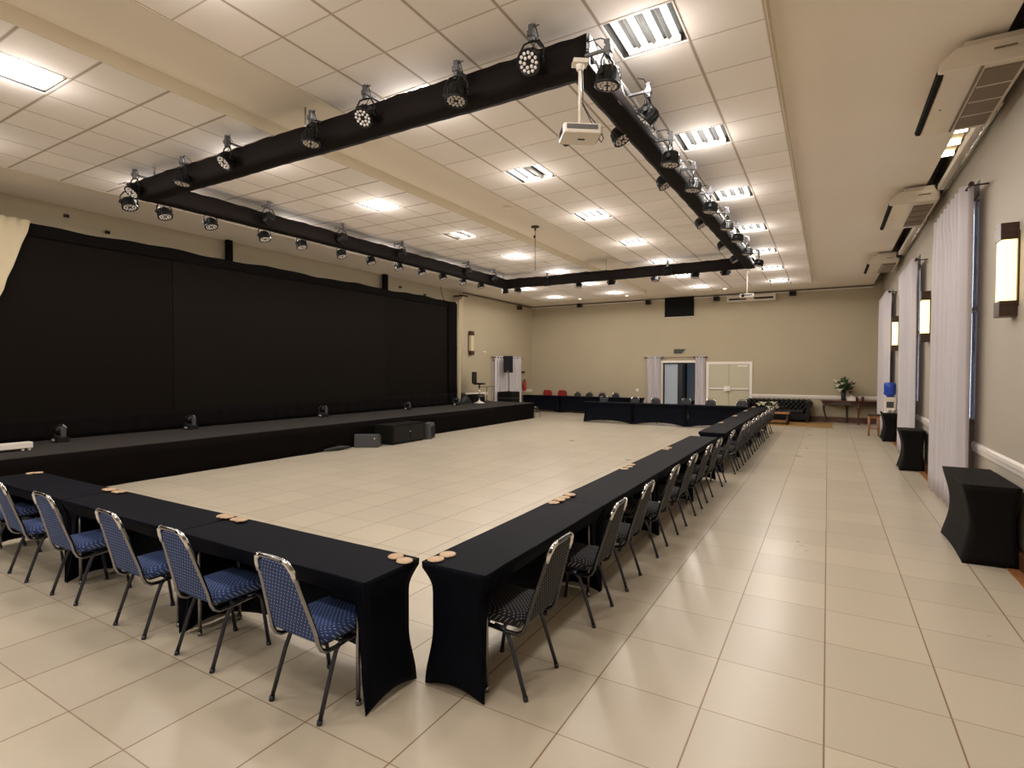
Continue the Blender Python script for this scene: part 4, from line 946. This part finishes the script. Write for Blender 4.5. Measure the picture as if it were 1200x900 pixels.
for i, x in enumerate((.90, 1.08)):
    o = MB().lathe([(.04, 0), (.045, .10), (.04, .15), (.02, .16)], 14).build('jar', M['mahogany'], loc=(x, 22.76, .836)); tag(o, ('small dark red jar beside the tissue box', 'small dark red jar farther right on the console')[i], 'jar', 'dark jars on the console')
o = MB().lathe([(.035, 0), (.04, .15), (.03, .17)], 14).build('white_jar', M['white'], loc=(1.0, 22.88, .836)); tag(o, 'small white jar behind the dark red jars on the console', 'jar')
# chesterfield sofa
t = empty('sofa', (-1.62, 22.8, 0), 'black tufted leather sofa with rolled arms against the far wall', 'sofa')
W2 = 1.08
MB().box(-W2, W2, -.35, .40, .10, .32).build('base', M['leather'], t, bevel=.02)
MB().rbox(-W2+.2, 0-.005, -.38, .2, .32, .46, .05, 4, 'z').build('cushion', M['leather'], t, bevel=.03); MB().rbox(.005, W2-.2, -.38, .2, .32, .46, .05, 4, 'z').build('cushion', M['leather'], t, bevel=.03)
def tuft(u, v):
    x = -W2+.05+(2*W2-.1)*u; z = .42+.36*v
    return (x, .22-.05*v+.018*math.sin(u*26*PI)*math.sin(v*4*PI+(PI/2)), z)
bk = MB().grid(tuft, 120, 16); bk.box(-W2+.05, W2-.05, .24, .40, .3, .74)
bk.tube([(-W2+.02, .26, .74)]+[(-W2+.02+(2*W2-.04)*k/60, .26, .74) for k in range(1, 61)], [.085+.012*math.sin(k*1.3) for k in range(61)], 12)
bk.build('backrest', M['leather'], t)
for s in (-1, 1):
    a = MB().box(s*W2-.11*(s > 0)-.0*(s < 0), s*W2+.11*(s < 0), -.38, .3, .3, .62); a.tube([(s*(W2-.03), -.40, .66), (s*(W2-.03), .3, .70)], .115, 16); a.build('arm', M['leather'], t)
for x in (-W2+.1, W2-.1):
    for y in (-.3, .3): MB().lathe([(.03, 0), (.04, .05), (.03, .1)], 10, (x, y, 0)).build('foot', M['dark_brown'], t)
tag(MB().box(-2.9, .17, 20.75, 22.9, 0, .008).build('rug', M['rug']), 'tan woven rug under the coffee table and sofa', 'rug')
t = empty('coffee_table', (-1.75, 21.5, .008), 'low warm brown wooden coffee table on the tan rug', 'table')
MB().box(-.6, .6, -.3, .3, .37, .42).build('tabletop', M['brown_wood'], t, bevel=.008); MB().box(-.55, .55, -.26, .26, .11, .135).build('shelf', M['brown_wood'], t)
for x in (-.54, .54):
    for y in (-.25, .25): MB().tube([(x, y, 0), (x, y, .12), (x, y, .37)], [.045, .03, .022], 8).build('leg', M['dark_brown'], t)
t = empty('flower_bowl', (-1.78, 21.45, .428), 'small bowl of white flowers and leaves on the coffee table', 'flowers')
MB().lathe([(.05, 0), (.09, .03), (.10, .07), (.08, .06)], 16).build('bowl', M['glossy_white'], t)
bouquet(t, .06, .30, 50, [(-.2, -.2, .28, .15, 'petal'), (-.34, -.15, .24, .13, 'petal'), (.14, -.2, .30, .14, 'petal'), (-.02, -.22, .16, .12, 'petal'), (.24, -.15, .16, .1, 'petal')])

# ------------------------------------------------------------------ world, daylight, exposure
wld = bpy.data.worlds.new('world'); sc.world = wld; wld.use_nodes = True
bg = wld.node_tree.nodes['Background']; bg.inputs[0].default_value = (.66, .78, 1.0, 1); bg.inputs[1].default_value = 8
sc.view_settings.view_transform = 'Standard'; sc.view_settings.look = 'None'; sc.view_settings.exposure = 0; sc.view_settings.gamma = 1
sc.view_settings.use_curve_mapping = False
sc.cycles.use_denoising = True; sc.cycles.max_bounces = 8; sc.cycles.diffuse_bounces = 5; sc.cycles.glossy_bounces = 4; sc.cycles.transmission_bounces = 6
sc.cycles.sample_clamp_indirect = 4; sc.cycles.caustics_reflective = False; sc.cycles.caustics_refractive = False
